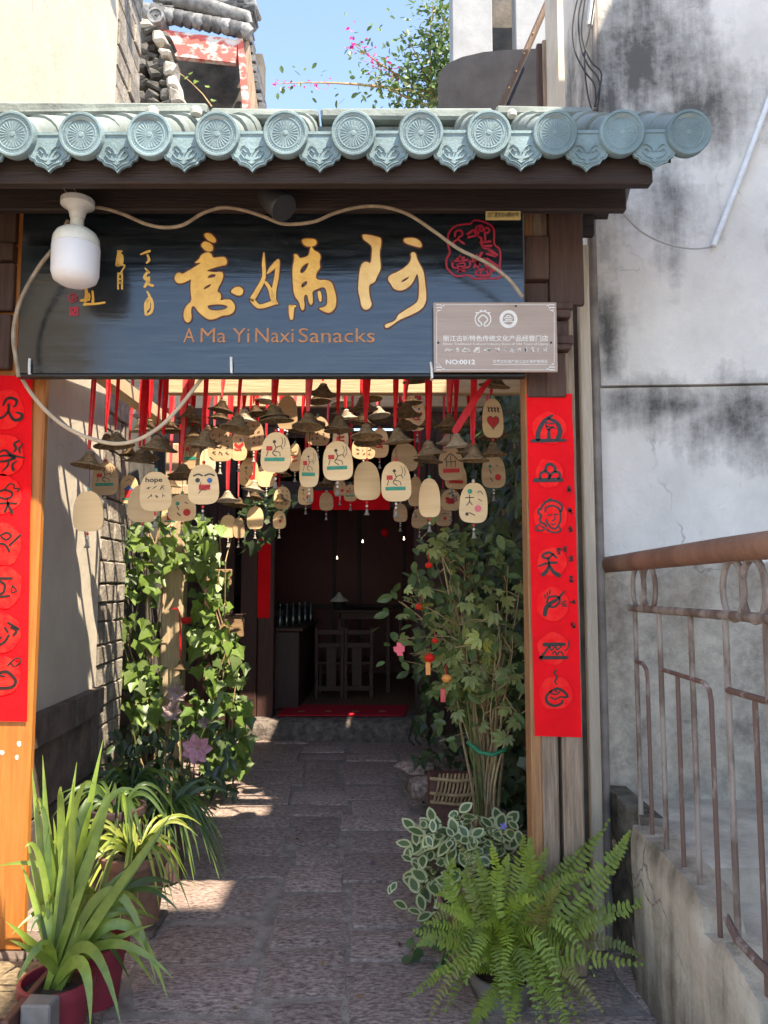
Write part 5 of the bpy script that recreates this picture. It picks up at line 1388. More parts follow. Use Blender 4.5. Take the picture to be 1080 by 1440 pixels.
M_soilp = mat('pot_soil', (.07, .05, .035), (.03, .022, .016), scale=30, rough=.95, bump=1.0, bscale=60)

def bez(p0, p1, p2, n):
    return [p0*(1-t)**2 + p1*2*t*(1-t) + p2*t*t for t in [i/n for i in range(n+1)]]
def strap(p0, p1, p2, w, n=12, fold=.25, tw=None):
    "long leaf with a keel, widest at a third, tip pointed"
    P = bez(Vector(p0), Vector(p1), Vector(p2), n); b = sm(); V = []; F = []
    side0 = None
    for i, p in enumerate(P):
        t = i/n
        d = (P[min(i+1, n)]-P[max(i-1, 0)]).normalized()
        ref = Vector((random.uniform(-.05, .05), -1, .35)) if tw is None else tw
        x = d.cross(ref)
        if x.length < .2: x = d.cross(Vector((1, 0, .2)))
        x.normalize()
        if side0 is not None and x.dot(side0) < 0: x = -x
        side0 = x
        nn = x.cross(d).normalized()
        ww = w*(.45+.55*min(1, t/.3))*(1-max(0, (t-.45)/.55)**1.8)*.5 + .0006
        V += [p-x*ww+nn*ww*fold, p, p+x*ww+nn*ww*fold]
    for i in range(n):
        for k in range(2): F.append((3*i+k, 3*i+k+1, 3*i+4+k, 3*i+3+k))
    b.add(V, F); return b
def pot(name, label, c, r, h, m, rim=.022, taper=.78, group=None):
    c = Vector(c)
    t = thing(name, label, 'pot', c, group)
    sm().lathe([(r*taper*.2, 0), (r*taper, 0), (r*.97, h-rim*1.3), (r*1.08, h-rim*1.3), (r*1.1, h-rim), (r*1.1, h-.004), (r*1.06, h), (r*.98, h), (r*.96, h-.03), (r*.94, h-.035)], 32, c, caps=False).build('pot_body', m, t)
    sm().lathe([(.001, h-.03), (r*.5, h-.026), (r*.95, h-.034)], 20, c, caps=False).build('soil', M_soilp, t)
    return t
def rot_to(nrm, up):
    z = Vector(nrm).normalized(); y = Vector(up) - z*Vector(up).dot(z)
    if y.length < 1e-3: y = Vector((1, 0, 0)) - z*z.x
    y.normalize(); x = y.cross(z)
    return Matrix((x, y, z)).transposed().to_4x4()
def jit(v, a): return Vector(v) + Vector((random.gauss(0, a), random.gauss(0, a), random.gauss(0, a)))
# leaf shapes: lie in XY, tip towards +Y, origin at the stalk, unit length
def leaf_poly(pts, lift=.08, center=(0, .42)):
    b = MB(); V = [Vector((center[0], center[1], 0))]
    for x, y in pts: V.append(Vector((x, y, lift*abs(x)*2 - .10*(y-.4)**2)))
    n = len(pts); b.add(V, [(0, 1+i, 1+(i+1) % n) for i in range(n)]); b.smooth = True; return b
IVY = [(0, 0), (.10, .05), (.26, -.06), (.33, .10), (.50, .30), (.33, .42), (.22, .56), (.13, .80), (0, 1.0), (-.12, .80), (-.22, .55), (-.34, .42), (-.49, .29), (-.33, .09), (-.25, -.06), (-.10, .05)]
OVAL = [(0, 0), (.14, .12), (.24, .34), (.25, .55), (.16, .80), (0, 1.0), (-.16, .80), (-.25, .55), (-.24, .34), (-.14, .12)]
me_ivy = [leaf_poly([(x*s, y) for x, y in IVY], l).mesh('leaf', M_ivy) for s, l in ((1, .1), (1.15, .2), (.85, -.05))]
def scatter(me, parent, p, nrm, size, up=(0, 0, -1), name='leaf'):
    return put(name, me, parent, Matrix.Translation(p) @ rot_to(nrm, up) @ Matrix.Scale(size, 4))
def join_leaves(shape_pts, spots, m, name, parent, lift=.1):
    b = MB(); base = leaf_poly(shape_pts, lift)
    for (p, nrm, size, up) in spots:
        M = Matrix.Translation(p) @ rot_to(nrm, up) @ Matrix.Scale(size, 4)
        b.add([M @ v for v in base.v], base.f)
    o = b.build(name, m, parent); o['kind'] = 'stuff'; return o

# ============================================================ left: strap-leaved plants
random.seed(21)
Y1 = 2.86
c1 = at(80, 1375, Y=Y1); zrim = c1.z
pt = pot('red_flowerpot', 'dark red plastic flowerpot at the bottom left by the gate post', (c1.x, Y1, 0), .118, zrim, M_pot, rim=.03)
cl = thing('strap_leaf_plant', 'tall strap-leaved plant with arching leaves in the red pot, bottom left', 'plant', (c1.x, Y1, zrim-.03))
base = Vector((c1.x, Y1, zrim-.035))
def lf(ctrl, tip, w=.034, Yc=Y1, Yt=Y1, m=M_strap, root=None, bs_=None, parent=None, dx_=.03):
    r = (root if root is not None else base) + Vector((random.uniform(-dx_, dx_), random.uniform(-dx_, dx_), 0))
    strap(r, at(*ctrl, Y=Yc), at(*tip, Y=Yt), w).build('leaf', m, parent or cl)
for ctrl, tip, w, dy1, dy2 in [((110,1210),(145,1040),.034,.02,.08), ((88,1220),(108,1072),.030,0,.05), ((70,1230),(60,1062),.030,.03,.1), ((105,1200),(103,1100),.028,-.03,-.05), ((118,1230),(162,1102),.040,0,.02), ((115,1200),(158,1098),.036,.06,.1),
      ((60,1230),(45,1080),.032,.1,.15), ((140,1280),(242,1144),.036,-.06,-.08), ((130,1300),(235,1160),.03,.05,.15), ((150,1180),(205,1330),.034,.05,.1), ((160,1120),(222,1390),.034,0,-.1), ((175,1200),(236,1404),.036,.02,-.02), ((150,1270),(245,1378),.03,-.1,-.16),
      ((130,1290),(127,1445),.040,-.14,-.2), ((128,1250),(170,1440),.036,-.1,-.22), ((75,1270),(22,1385),.036,-.1,-.16), ((60,1330),(8,1296),.028,-.05,-.1), ((70,1340),(14,1322),.028,-.08,-.12), ((110,1335),(215,1300),.030,-.05,-.1), ((105,1340),(165,1290),.03,0,.1),
      ((90,1250),(75,1150),.03,.05,.1), ((60,1270),(38,1180),.03,.08,.15), ((85,1210),(128,1120),.026,.1,.2), ((65,1300),(30,1215),.03,.05,.05), ((120,1260),(190,1215),.028,.08,.12), ((100,1280),(140,1190),.03,-.04,-.02)]:
    lf(ctrl, tip, w, Y1+dy1, Y1+dy2)
for k in range(18):
    tx = random.uniform(25, 225); hi = random.uniform(1090, 1250) if k % 2 else random.uniform(1230, 1400)
    lf((80+(tx-80)*.4, min(hi-40, 1240)), (tx, hi), random.uniform(.022, .034), Y1+random.uniform(-.08, .12), Y1+random.uniform(-.12, .2), m=M_strap if k % 3 else M_strapd)
# second pot behind
Y2 = 3.12
c2 = at(135, 1322, Y=Y2)
pot('red_flowerpot', 'second dark red flowerpot just behind the strap-leaved plant', (c2.x, Y2, 0), .115, c2.z, M_pot, rim=.03)
b2 = Vector((c2.x, Y2, c2.z-.03))
p2 = thing('clump_plant', 'shorter strap-leaved plant in the second red pot', 'plant', b2)
for k in range(22):
    a = random.uniform(0, 2*math.pi); ln = random.uniform(.25, .5); e = random.uniform(.4, 1.3)
    d = Vector((math.cos(a), math.sin(a), 0)); up = Vector((0, 0, 1))
    strap(b2+d*.02, b2+d*ln*.35*math.cos(e)+up*ln*.8, b2+d*ln*.8+up*ln*(math.sin(e)*.7), random.uniform(.018, .03)).build('leaf', M_strap if k % 3 else M_strapd, p2)
# spider plant in a terracotta pot on a block
Y3 = 3.78
c3 = at(190, 1190, Y=Y3)
g3 = at(215, 1285, Y=Y3)
pot('terracotta_pot', 'terracotta pot under the yellow-striped plant at left', (c3.x, Y3, max(0, c3.z-.34)), .15, .32, M_terra, rim=.035)
tag(MB().bbox((c3.x-.13, Y3-.12, -.01), (c3.x+.13, Y3+.13, max(.02, c3.z-.341)), .01, jit=.004).build('pot_stand', MATS['dado_stone']), 'stone block under the terracotta pot', 'block')
sp3 = thing('spider_plant', 'yellow-striped spider plant spilling from the terracotta pot', 'plant', (c3.x, Y3, c3.z-.03))
b3 = Vector((c3.x, Y3, c3.z-.04))
for k in range(60):
    a = random.uniform(0, 2*math.pi); ln = random.uniform(.16, .36); d = Vector((math.cos(a), math.sin(a), 0))
    drop = random.uniform(-.22, .14)
    strap(b3+d*.03, b3+d*ln*.45+Vector((0, 0, ln*random.uniform(.5, .9))), b3+d*ln+Vector((0, 0, drop)), random.uniform(.010, .017), n=9).build('leaf', M_spid if k % 4 else M_strap, sp3)
# dark arching plants behind
for (px, py, Y, n, lab, L0, L1) in ((232, 1135, 4.35, 90, 'dark arching grass-leaved plant in the middle of the left row', .26, .46), (165, 1115, 3.95, 40, 'dark grass-leaved plant against the left wall', .18, .36), (185, 1095, 4.75, 50, 'dim grass-leaved plant behind the striped one', .24, .4)):
    c = at(px, py, Y=Y); z = c.z-.06
    h = max(z, .12)
    pot('clay_pot', 'dark clay pot under the '+lab, (c.x, Y, 0 if h < .5 else h-.4), .13, h if h < .5 else .4, M_dpot, rim=.03)
    if h >= .5: tag(MB().bbox((c.x-.14, Y-.12, 0), (c.x+.14, Y+.13, h-.4), .01).build('pot_stand', MATS['dado_stone']), 'stone block under the '+lab, 'block')
    t = thing('grass_leaf_plant', lab, 'plant', (c.x, Y, z))
    bb = Vector((c.x, Y, z-.03))
    for k in range(n):
        a = random.uniform(0, 2*math.pi); ln = random.uniform(L0, L1); d = Vector((math.cos(a), math.sin(a)*.8, 0))
        strap(bb+d*.03, bb+d*ln*.4+Vector((0, 0, ln*random.uniform(.6, 1.0))), bb+d*ln*.95+Vector((0, 0, random.uniform(-.3, .12))), random.uniform(.012, .02), n=9).build('leaf', M_strapd if k % 6 else M_strap, t)
# low dark foliage along the left wall
sh = thing('wall_foot_foliage', 'dim leafy plants along the foot of the left wall', 'plant', (-1.4, 5.0, 0))
spots = []
for k in range(420):
    px = random.uniform(150, 330); py = random.uniform(1015, 1120)
    Y = random.uniform(4.7, 6.3); p = at(px, py, Y=Y)
    if p.z < .02 or p.z > .95 or (px-278)**2+(py-1052)**2 < 900: continue
    spots.append((p, jit((.2, -.7, .6), .5), random.uniform(.05, .1), jit((0, 0, -1), .6)))
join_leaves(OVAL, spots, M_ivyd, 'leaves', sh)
for k in range(14):
    x = random.uniform(-1.7, -1.15); y = random.uniform(4.8, 6.2)
    sm().tube([(x, y, 0), (x+random.uniform(-.05, .05), y, .3), (x+random.uniform(-.12, .12), y-.05, .65)], [.008, .006, .003], 5).build('stem', M_gst, sh)
# wooden tray and block at the bottom left corner
t = thing('planter_tray', 'dark red wooden tray at the bottom left corner', 'planter', at(12, 1440, Y=2.78))
za = at(15, 1390, Y=2.8).z
x1 = at(38, 1400, Y=2.74).x
M_tray = wood('tray_wood', (.17, .07, .05), (.08, .035, .028), axis=1, rough=.6)
MB().bbox((-1.66, 2.60, 0), (x1-.02, 2.625, za), .004).build('tray_side', M_tray, t)
MB().bbox((x1-.02, 2.60, 0), (x1+.005, 3.1, za), .004).build('tray_side', M_tray, t)
MB().bbox((-1.66, 2.63, 0), (x1-.022, 3.08, za-.04), .004).build('tray_soil', mat('dry_straw', (.36, .28, .17), (.15, .11, .07), scale=30, rough=.95, bump=1, bscale=50), t)
c = at(57, 1420, Y=2.74)
tag(MB().bbox((x1+.012, 2.66, 0), (x1+.115, 2.74, at(57, 1402, Y=2.72).z), .006, jit=.004).build('marble_block', mat('grey_marble', (.22, .20, .19), (.12, .11, .105), scale=6, rough=.5)), 'pale grey stone block in front of the red flowerpot', 'block')

# ============================================================ ivy on the left
random.seed(5)
iv = thing('ivy', 'sunlit ivy climbing the timber post left of the doorway', 'ivy', (pc.x, 6.1, 0))
regions = [((176, 312), (722, 800), 5.75, 6.05, 72), ((168, 222), (760, 1000), 5.6, 6.0, 70), ((180, 225), (940, 1010), 5.6, 6.0, 22), ((270, 322), (790, 900), 5.8, 6.2, 48), ((258, 345), (880, 1010), 5.75, 6.15, 48), ((285, 350), (985, 1082), 5.55, 5.95, 50), ((230, 300), (990, 1030), 5.7, 6.0, 14)]
cnt = 0; extra = []
for (xr, yr, ya, yb, n) in regions:
    for k in range(n):
        px, py, Y = random.uniform(*xr), random.uniform(*yr), random.uniform(ya, yb)
        p = at(px, py, Y=Y); nrm = jit((.35, -.75, .45), .32); up = jit((0, -.2, -1), .45); s = random.uniform(.06, .15)
        if (px-278)**2+(py-1052)**2 < 500 or (px-247)**2+(py-985)**2 < 500: continue
        if cnt < 295: scatter(random.choice(me_ivy), iv, p, nrm, s, up); cnt += 1
        else: extra.append((p, nrm, s, up))
# darker layer deeper in
for k in range(260):
    xr, yr, ya, yb, n = random.choice(regions)
    p = at(random.uniform(*xr), random.uniform(*yr), Y=random.uniform(yb, yb+.25))
    extra.append((p, jit((.35, -.75, .45), .5), random.uniform(.07, .12), jit((0, 0, -1), .6)))
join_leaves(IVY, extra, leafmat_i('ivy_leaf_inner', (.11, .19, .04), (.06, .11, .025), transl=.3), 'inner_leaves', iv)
for k in range(9):
    P = []; px = random.choice((random.uniform(185, 222), random.uniform(268, 330)))
    for j in range(7): P.append(at(px+random.uniform(-14, 14), 1080-j*58, Y=6.05+random.uniform(-.08, .08)))
    sm().tube(P, .005, 5).build('vine', M_stem, iv)
# magnolia sprays
M_lanc = flat('stamen_brown', (.30, .20, .09))
def flower(label, px, py, Y, s, m, openn):
    c = at(px, py, Y=Y); t = thing('magnolia_flower', label, 'flower', c)
    for k in range(7):
        a = 2*math.pi*k/7+random.uniform(-.2, .2); e = openn+random.uniform(-.15, .15) + (.25 if k % 2 else 0)
        d = Vector((math.cos(a)*math.cos(e), -math.sin(e), math.sin(a)*math.cos(e)))
        b = leaf_poly([(x*1.35, y) for x, y in OVAL], .35)
        me = b.mesh('petal', m); put('petal', me, t, Matrix.Translation(c) @ rot_to(Vector((0, -1, 0))*math.cos(e)-Vector((d.x, 0, d.z))*math.sin(e)*.6, d) @ Matrix.Scale(s, 4))
    sm().lathe([(.002, .02), (.012, .01), (.01, -.01)], 8, c, axis='y').build('flower_centre', M_lanc, t)
    sm().tube([c, c+Vector((-.02, .04, -.06)), c+Vector((-.05, .08, -.2))], .004, 5).build('stalk', M_stem, t)
M_mag = mat('magnolia_petal', (.66, .38, .42), (.55, .24, .31), scale=6, rough=.5, transl=.25)
M_magd = mat('shaded_petal', (.42, .32, .31), (.32, .23, .23), scale=6, rough=.5, transl=.2)  # greyed copy of the pink petal: shade put into the colour
flower('open pink magnolia flower low in the ivy', 278, 1052, 4.75, .10, M_mag, .45)
flower('shade-greyed magnolia flower, upper of the pair on the ivy post', 250, 974, 5.6, .085, M_magd, .8)
flower('shade-greyed magnolia flower, lower of the pair on the ivy post', 243, 1000, 5.55, .085, M_magd, .9)
flower('small shade-greyed magnolia bud right of the ivy post', 288, 1015, 5.5, .05, M_magd, 1.1)
# red tassel on the post
t = thing('red_tassel', 'red cord tassel with a small straw bell on the ivy post', 'ornament', at(252, 940, Y=5.95))
b = MB(); b.strip([at(243, 856, Y=5.95), at(252, 862, Y=5.95), at(254, 925, Y=5.95)], .012, thick=.003); b.build('cord', M_rib, t)
c = at(262, 872, Y=5.94); sm().lathe([(.004, .025), (.03, .02), (.042, 0), (.03, -.022), (.004, -.03)], 12, c).build('pompon', M_rib, t)
put('bell', me_bell, t, Matrix.Translation(at(255, 929, Y=5.95)))
b = sm(); b.tube([at(255, 942, Y=5.95), at(254, 955, Y=5.95)], .004, 5); b.build('clapper', M_iron, t)

# ============================================================ right: dark creeper wall
random.seed(9)
cr = thing('wall_creeper', 'dim creeper covering the right wall behind the shrub', 'creeper', (.95, 6, 0))
spots = []
for k in range(1500):
    Y = random.uniform(4.4, 7.8); x = .97 - random.uniform(0, .28)*random.random(); z = random.uniform(.05, 3.2)
    spots.append((Vector((x, Y, z)), jit((-.7, -.6, .35), .4), random.uniform(.06, .13), jit((0, 0, -1), .5)))
for k in range(500):
    px, py = random.uniform(585, 745), random.uniform(820, 1130); p = at(px, py, Y=random.uniform(5.6, 7.2))
    if p.z > .03 and p.x < .98: spots.append((p, jit((-.2, -.8, .4), .4), random.uniform(.06, .12), jit((0, 0, -1), .5)))
for k in range(120):
    px, py = random.uniform(340, 425), random.uniform(690, 795); p = at(px, py, Y=random.uniform(6.6, 7.4))
    if py < 690+ (430-px)*1.2: spots.append((p, jit((0, -.8, .4), .4), random.uniform(.08, .14), jit((0, 0, -1), .6)))
join_leaves(IVY, spots, M_ivyd, 'leaves', cr)
for k in range(10):
    y = random.uniform(4.5, 7.5); sm().tube([(.97, y, 0), (.93, y+.1, 1.0), (.95, y-.1, 2.1), (.94, y, 3.1)], .008, 5).build('vine', M_stem, cr)
# ============================================================ tall twiggy shrub
random.seed(31)
YSH = 4.55
sb = at(686, 1175, Y=YSH)
shb = thing('twiggy_shrub', 'tall shrub with many tan stems bound together inside the gate, right', 'shrub', (sb.x, YSH, 0))
five = MB()
for a in (-70, -35, 0, 35, 70):
    M = Matrix.Rotation(R(a), 4, 'Z') @ Matrix.Translation((0, .06, 0)) @ Matrix.Rotation(R(-14), 4, 'X') @ Matrix.Scale(1-.004*abs(a), 4)
    q = leaf_poly([(x*.8, y) for x, y in OVAL], .15); five.add([M @ v for v in q.v], q.f)
five.smooth = True
me_five = five.mesh('leaf_spray', M_shr)
M_shry = leafmat('young_shrub_leaf', (.36, .36, .08), (.20, .24, .05), var=.15)
me_fivey = bpy.data.meshes.new_from_object(bpy.data.objects.new('leaf_spray', me_five)) if False else me_five.copy(); me_fivey.materials[0] = M_shry
tips = []
for k in range(40):
    tx, ty = random.uniform(575, 745), random.uniform(735, 960)
    if tx < 620: ty = random.uniform(760, 930)
    Yt = YSH + random.uniform(-.35, .5)
    p0 = Vector((sb.x+random.gauss(0, .05), YSH+random.gauss(0, .05), 0))
    p3 = at(tx, ty, Y=Yt)
    p1 = Vector((sb.x+(p3.x-sb.x)*.08+random.gauss(0, .02), YSH, .75))
    p2 = p0.lerp(p3, .62)+Vector((random.gauss(0, .04), random.gauss(0, .05), .12))
    P = []
    for j in range(13):
        t = j/12; P.append(p0*(1-t)**3+p1*3*t*(1-t)**2+p2*3*t*t*(1-t)+p3*t**3 + Vector((random.gauss(0, .006), random.gauss(0, .006), 0)))
    r0 = random.uniform(.006, .011)
    sm().tube(P, [r0*(1-.7*j/12) for j in range(13)], 6).build('stem', M_stem if k % 5 else M_gst, shb)
    tips.append(p3)
    for q in range(3):
        s0 = P[random.randint(6, 11)]; e = s0+Vector((random.gauss(-.03, .14), random.gauss(-.03, .12), random.uniform(-.02, .22)))
        sm().tube([s0, s0.lerp(e, .5)+Vector((0, 0, .02)), e], [.004, .003, .002], 5).build('twig', M_stem, shb); tips.append(e)
# bare twigs reaching left
for (a, c_) in (((640, 890), (560, 868)), ((650, 905), (552, 900)), ((655, 930), (560, 845)), ((690, 1010), (640, 960)), ((600, 870), (585, 800)), ((680, 1120), (642, 985))):
    p, q = at(*a, Y=YSH), at(*c_, Y=YSH-.1)
    sm().tube([p, p.lerp(q, .5)+Vector((0, 0, .03)), q], [.006, .004, .002], 5).build('twig', M_stem, shb); tips += [q, p.lerp(q, .7)]
n = 0; extra = []
cand = []
for p in tips:
    for q in range(3): cand.append(p+Vector((random.gauss(0, .06), random.gauss(0, .06), random.gauss(0, .05))))
for k in range(120): cand.append(at(random.triangular(572, 745, 680), random.triangular(738, 880, 750), Y=YSH+random.uniform(-.3, .55)))
for p in cand:
    if p.x > .99: continue
    nrm = jit((-.05, -.6, .7), .35); up = jit((0, -.4, -.6), .5)
    if n < 298: scatter(me_fivey if random.random() < .1 else me_five, shb, p, nrm, random.uniform(.042, .085), up, 'leaf_spray'); n += 1
    else: extra.append((p, nrm, random.uniform(.06, .1), up))
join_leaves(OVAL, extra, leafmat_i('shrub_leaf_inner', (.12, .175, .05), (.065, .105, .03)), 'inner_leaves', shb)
c = at(690, 1052, Y=YSH-.05)
sm().tube([c+Vector((-.13, .02, .03)), c+Vector((-.07, -.06, -.01)), c+Vector((0, -.08, -.02)), c+Vector((.07, -.05, 0)), c+Vector((.1, .03, .02))], .011, 8).build('green_tie', flat('green_string', (.02, .25, .13)), shb)
# little ornaments in the shrub
def lantern(label, px, py, r, m, pend=None, pm=None):
    c = at(px, py, Y=YSH-.3); k = r*mpp(px, py, YSH-.3)
    t = thing('paper_ornament', label, 'ornament', c, 'red ornaments in the shrub')
    sm().lathe([(k*.3, k*.75), (k*.75, k*.55), (k, 0), (k*.75, -k*.55), (k*.3, -k*.75)], 14, c).build('ornament_body', m, t)
    sm().tube([c+Vector((0, 0, k*.7)), c+Vector((0, .02, k*.7+.05))], .002, 4).build('loop', M_rib, t)
    if pend:
        q = at(*pend, Y=YSH-.3); MB().bbox((q.x-.013, q.y-.003, q.z-.035), (q.x+.013, q.y+.003, q.z+.035), .003).build('pendant', pm, t)
        sm().tube([c, q], .0015, 4).build('cord', M_rib, t)
M_lan = mat('lantern_red', (.78, .03, .015), (.6, .02, .012), scale=8, rough=.4, transl=.2)
M_lano = mat('orange_ball', (.80, .33, .08), (.7, .22, .05), scale=20, rough=.5)
lantern('largest red lantern ornament, low left in the shrub', 604, 925, 8, M_lan, (602, 940), M_lano)
lantern('red lantern ornament at the upper left of the shrub', 603, 795, 5.5, M_lan)
lantern('red lantern ornament left of the shrub middle', 590, 853, 6, M_lan)
lantern('tiny red lantern ornament above the largest one', 612, 901, 5, M_lan)
lantern('orange ball ornament with a pink tag below the largest lantern', 628, 954, 7.5, M_lano, (623, 978), M_ribp)
c = at(561, 913, Y=YSH-.3); b = MB(); k = mpp(561, 913, YSH-.3)
b.poly([[c+Vector((x*k, 0, z*k)) for x, z in ((-8, 3), (-3, 4), (-3, 9), (3, 9), (4, 5), (8, 4), (8, -3), (5, -4), (6, -9), (-2, -9), (-3, -5), (-7, -3))]], .003, (0, 1, 0))
pcut = tag(b.build('paper_cutting', flat('pink_paper', (.85, .13, .17))), 'bright pink paper cutting hanging left of the shrub', 'ornament', 'red ornaments in the shrub')
sm_ = sm().tube([c+Vector((0, 0, 9*k)), at(563, 868, Y=YSH-.1)], .0012, 4).build('cord', M_pk, pcut)
# metal stand, stones, basket
t = thing('metal_stand', 'thin black metal stand beside the doorstep', 'stand', at(590, 1045, Y=7.4))
for off in (0, 9):
    sm().tube([at(592+off, 935, Y=7.45), at(582+off, 1005, Y=7.4), at(575+off, 1040, Y=7.35), at(583+off, 1048, Y=7.3)], .009, 6).build('bent_rod', M_iron, t)
MB().box(at(576, 1008, Y=7.39)-Vector((0, .005, .005)), at(592, 1006, Y=7.41)+Vector((0, .005, .005))).build('cross_rod', M_iron, t)
def stone(label, px, py, Y, s, m):
    c = at(px, py, Y=Y); b = sm(); n, r = 10, 6; V = []; F = []
    for j in range(r+1):
        ph = math.pi*j/r
        for i in range(n):
            a = 2*math.pi*i/n; d = Vector((math.sin(ph)*math.cos(a), math.sin(ph)*math.sin(a), math.cos(ph)))
            V.append(Vector((c.x, Y, max(c.z, .05)))+Vector((d.x*s[0], d.y*s[1], d.z*s[2]))*(1+.35*noise.noise(d*1.4+c)))
    for j in range(r):
        for i in range(n): F.append((j*n+i, (j+1)*n+i, (j+1)*n+(i+1) % n, j*n+(i+1) % n))
    b.add(V, F); return tag(b.build('garden_stone', m), label, 'stone', 'stones beside the path')
stone('flat grey stone at the foot of the far right corner', 586, 1078, 6.2, (.16, .14, .05), M_slab)
stone('rounded grey stone in front of the flat one', 596, 1108, 5.6, (.12, .1, .09), M_slab)
stone('small dark stone between the rounded one and the basket', 612, 1125, 5.3, (.08, .08, .07), MATS['dado_stone'])
pa, pb = at(505, 1284, Z=.01), at(572, 1262, Z=.01)
tag(slab(pa.x-AX*(pa.y-3.8), pb.x-AX*(pb.y-3.8), pa.y, pb.y, .012).build('patch_stone', mat('sandy_stone', (.50, .41, .26), (.28, .22, .14), scale=40, rough=.9, bump=.8, detail=10)), 'yellowish stone patch set in the path left of the fern', 'stone')
bk = thing('wicker_basket', 'low broken wicker basket planter at the right inside the gate', 'basket', at(642, 1128, Y=4.75))
a = at(612, 1105, Y=4.75); c = at(672, 1105, Y=4.75); zb, zt_ = at(640, 1128, Y=4.75).z, at(640, 1088, Y=4.75).z
for k in range(12):
    x = a.x+(c.x-a.x)*k/11
    sm().tube([(x-.01, 4.75, zb), (x+.012, 4.72, (zb+zt_)/2), (x+.03, 4.75, zt_)], .007, 5).build('wicker_stake', M_stem, bk)
for z in (zb, zb+.05, zt_-.03): sm().tube([(a.x-.03, 4.76, z), ((a.x+c.x)/2, 4.7, z), (c.x+.04, 4.76, z)], .010, 6).build('wicker_band', M_stem, bk)
MB().bbox((a.x-.03, 4.78, 0), (c.x+.06, 5.05, zt_-.05), .01).build('planter_box', M_tray, bk)

# ============================================================ variegated vinca in a dark pot
random.seed(41)
YV = 3.95
cv = at(640, 1240, Y=YV)
pot('glazed_pot', 'dark glazed pot under the variegated periwinkle at right', (cv.x+.05, YV, 0), .16, max(.25, cv.z+.02), M_dpot, rim=.03)
vp = thing('variegated_periwinkle', 'mound of cream-edged periwinkle leaves at the right inside the gate', 'plant', (cv.x+.05, YV, max(.2, cv.z)))
b = MB()
o_ = [(x, y) for x, y in OVAL]; i_ = [(x*.62, .5+(y-.5)*.72) for x, y in OVAL]
V = [Vector((x*1.25, y, .12*abs(x)-.08*(y-.4)**2)) for x, y in o_] + [Vector((x*1.25, y, .12*abs(x)-.08*(y-.4)**2+.004)) for x, y in i_]
n_ = len(o_)
b.m = 0; b.add(V, [(i, (i+1) % n_, n_+(i+1) % n_, n_+i) for i in range(n_)]); b.m = 1; b.f.append([n_+i for i in range(n_)]); b.mi.append(1)
b.smooth = True
me_vin = b.mesh('leaf', [M_vinc, M_vin])
for k in range(80):
    ang = random.uniform(0, 2*math.pi)
    root = Vector((cv.x+.06, YV, max(.25, cv.z)))
    tx, ty = random.gauss(655, 48), random.triangular(1128, 1290, 1190)
    if tx < 575 or tx > 745: tx = random.uniform(580, 740)
    if ty > 1230: tx = random.uniform(572, 640)
    tp = at(tx, ty, Y=YV+random.uniform(-.28, .15))
    mid = root.lerp(tp, .5)+Vector((0, 0, .10))
    P = bez(root, mid, tp, 6)
    sm().tube(P, .0022, 4).build('stem', M_gst, vp)
    for j in (2, 3, 4, 5, 6):
        if random.random() < .85:
            for s in (-1, 1) if j > 3 else (1,):
                d = (P[j]-P[j-1]).normalized()
                if len(vp.children) < 340: scatter(me_vin, vp, P[j], jit((0, -.65, .75), .3), random.uniform(.055, .105), jit(d.cross(Vector((0, -1, .3)))*s+d*.5, .3))
for (px, py) in ((552, 1243), (557, 1240)):
    scatter(me_vin, vp, at(px, py, Y=YV-.2), (0, -.8, .6), .05, (random.uniform(-.5, .5), 0, -1))
sm().tube([at(575, 1250, Y=YV-.1), at(562, 1236, Y=YV-.15), at(553, 1240, Y=YV-.2)], .002, 4).build('stem', M_gst, vp)
t = thing('blue_flower', 'single small blue flower above the periwinkle', 'flower', at(708, 1162, Y=YV-.3))
for k in range(5):
    a = 2*math.pi*k/5; d = Vector((math.cos(a), 0, math.sin(a)))
    put('petal', leaf_poly(OVAL, .1).mesh('petal', flat('violet_petal', (.22, .2, .5))), t, Matrix.Translation(at(708, 1162, Y=YV-.3)) @ rot_to((0, -1, 0), d) @ Matrix.Scale(.02, 4))
sm().tube([at(708, 1163, Y=YV-.295), at(705, 1200, Y=YV-.2)], .0015, 4).build('stalk', M_gst, t)
# round-leaved trailing plant below it
YR = 3.45
cr_ = at(630, 1345, Y=YR)
tr = thing('trailing_plant', 'dark round-leaved plant trailing left of the fern', 'plant', (cr_.x, YR, 0))
pot('brown_pot', 'brown clay pot behind the left fronds of the fern', (cr_.x+.1, YR+.02, 0), .13, .24, M_terra, rim=.03)
ROUND = [(0, 0), (.2, .05), (.38, .22), (.42, .48), (.32, .75), (0, .95), (-.32, .75), (-.42, .48), (-.38, .22), (-.2, .05)]
me_rnd = leaf_poly(ROUND, .1).mesh('leaf', leafmat('round_leaf', (.075, .13, .045), (.04, .075, .025)))
for k in range(26):
    tp = at(random.uniform(578, 668), random.uniform(1300, 1412), Y=YR+random.uniform(-.15, .1)); rt = Vector((cr_.x+.1, YR, .24))
    if tp.z < .02: tp.z = .02
    P = bez(rt, rt.lerp(tp, .5)+Vector((0, 0, .08)), tp, 5)
    sm().tube(P, .0022, 4).build('stem', M_gst, tr)
    for j in (2, 3, 4, 5): scatter(me_rnd, tr, P[j], jit((0, -.7, .7), .35), random.uniform(.03, .055), jit((0, -.2, -1), .6))
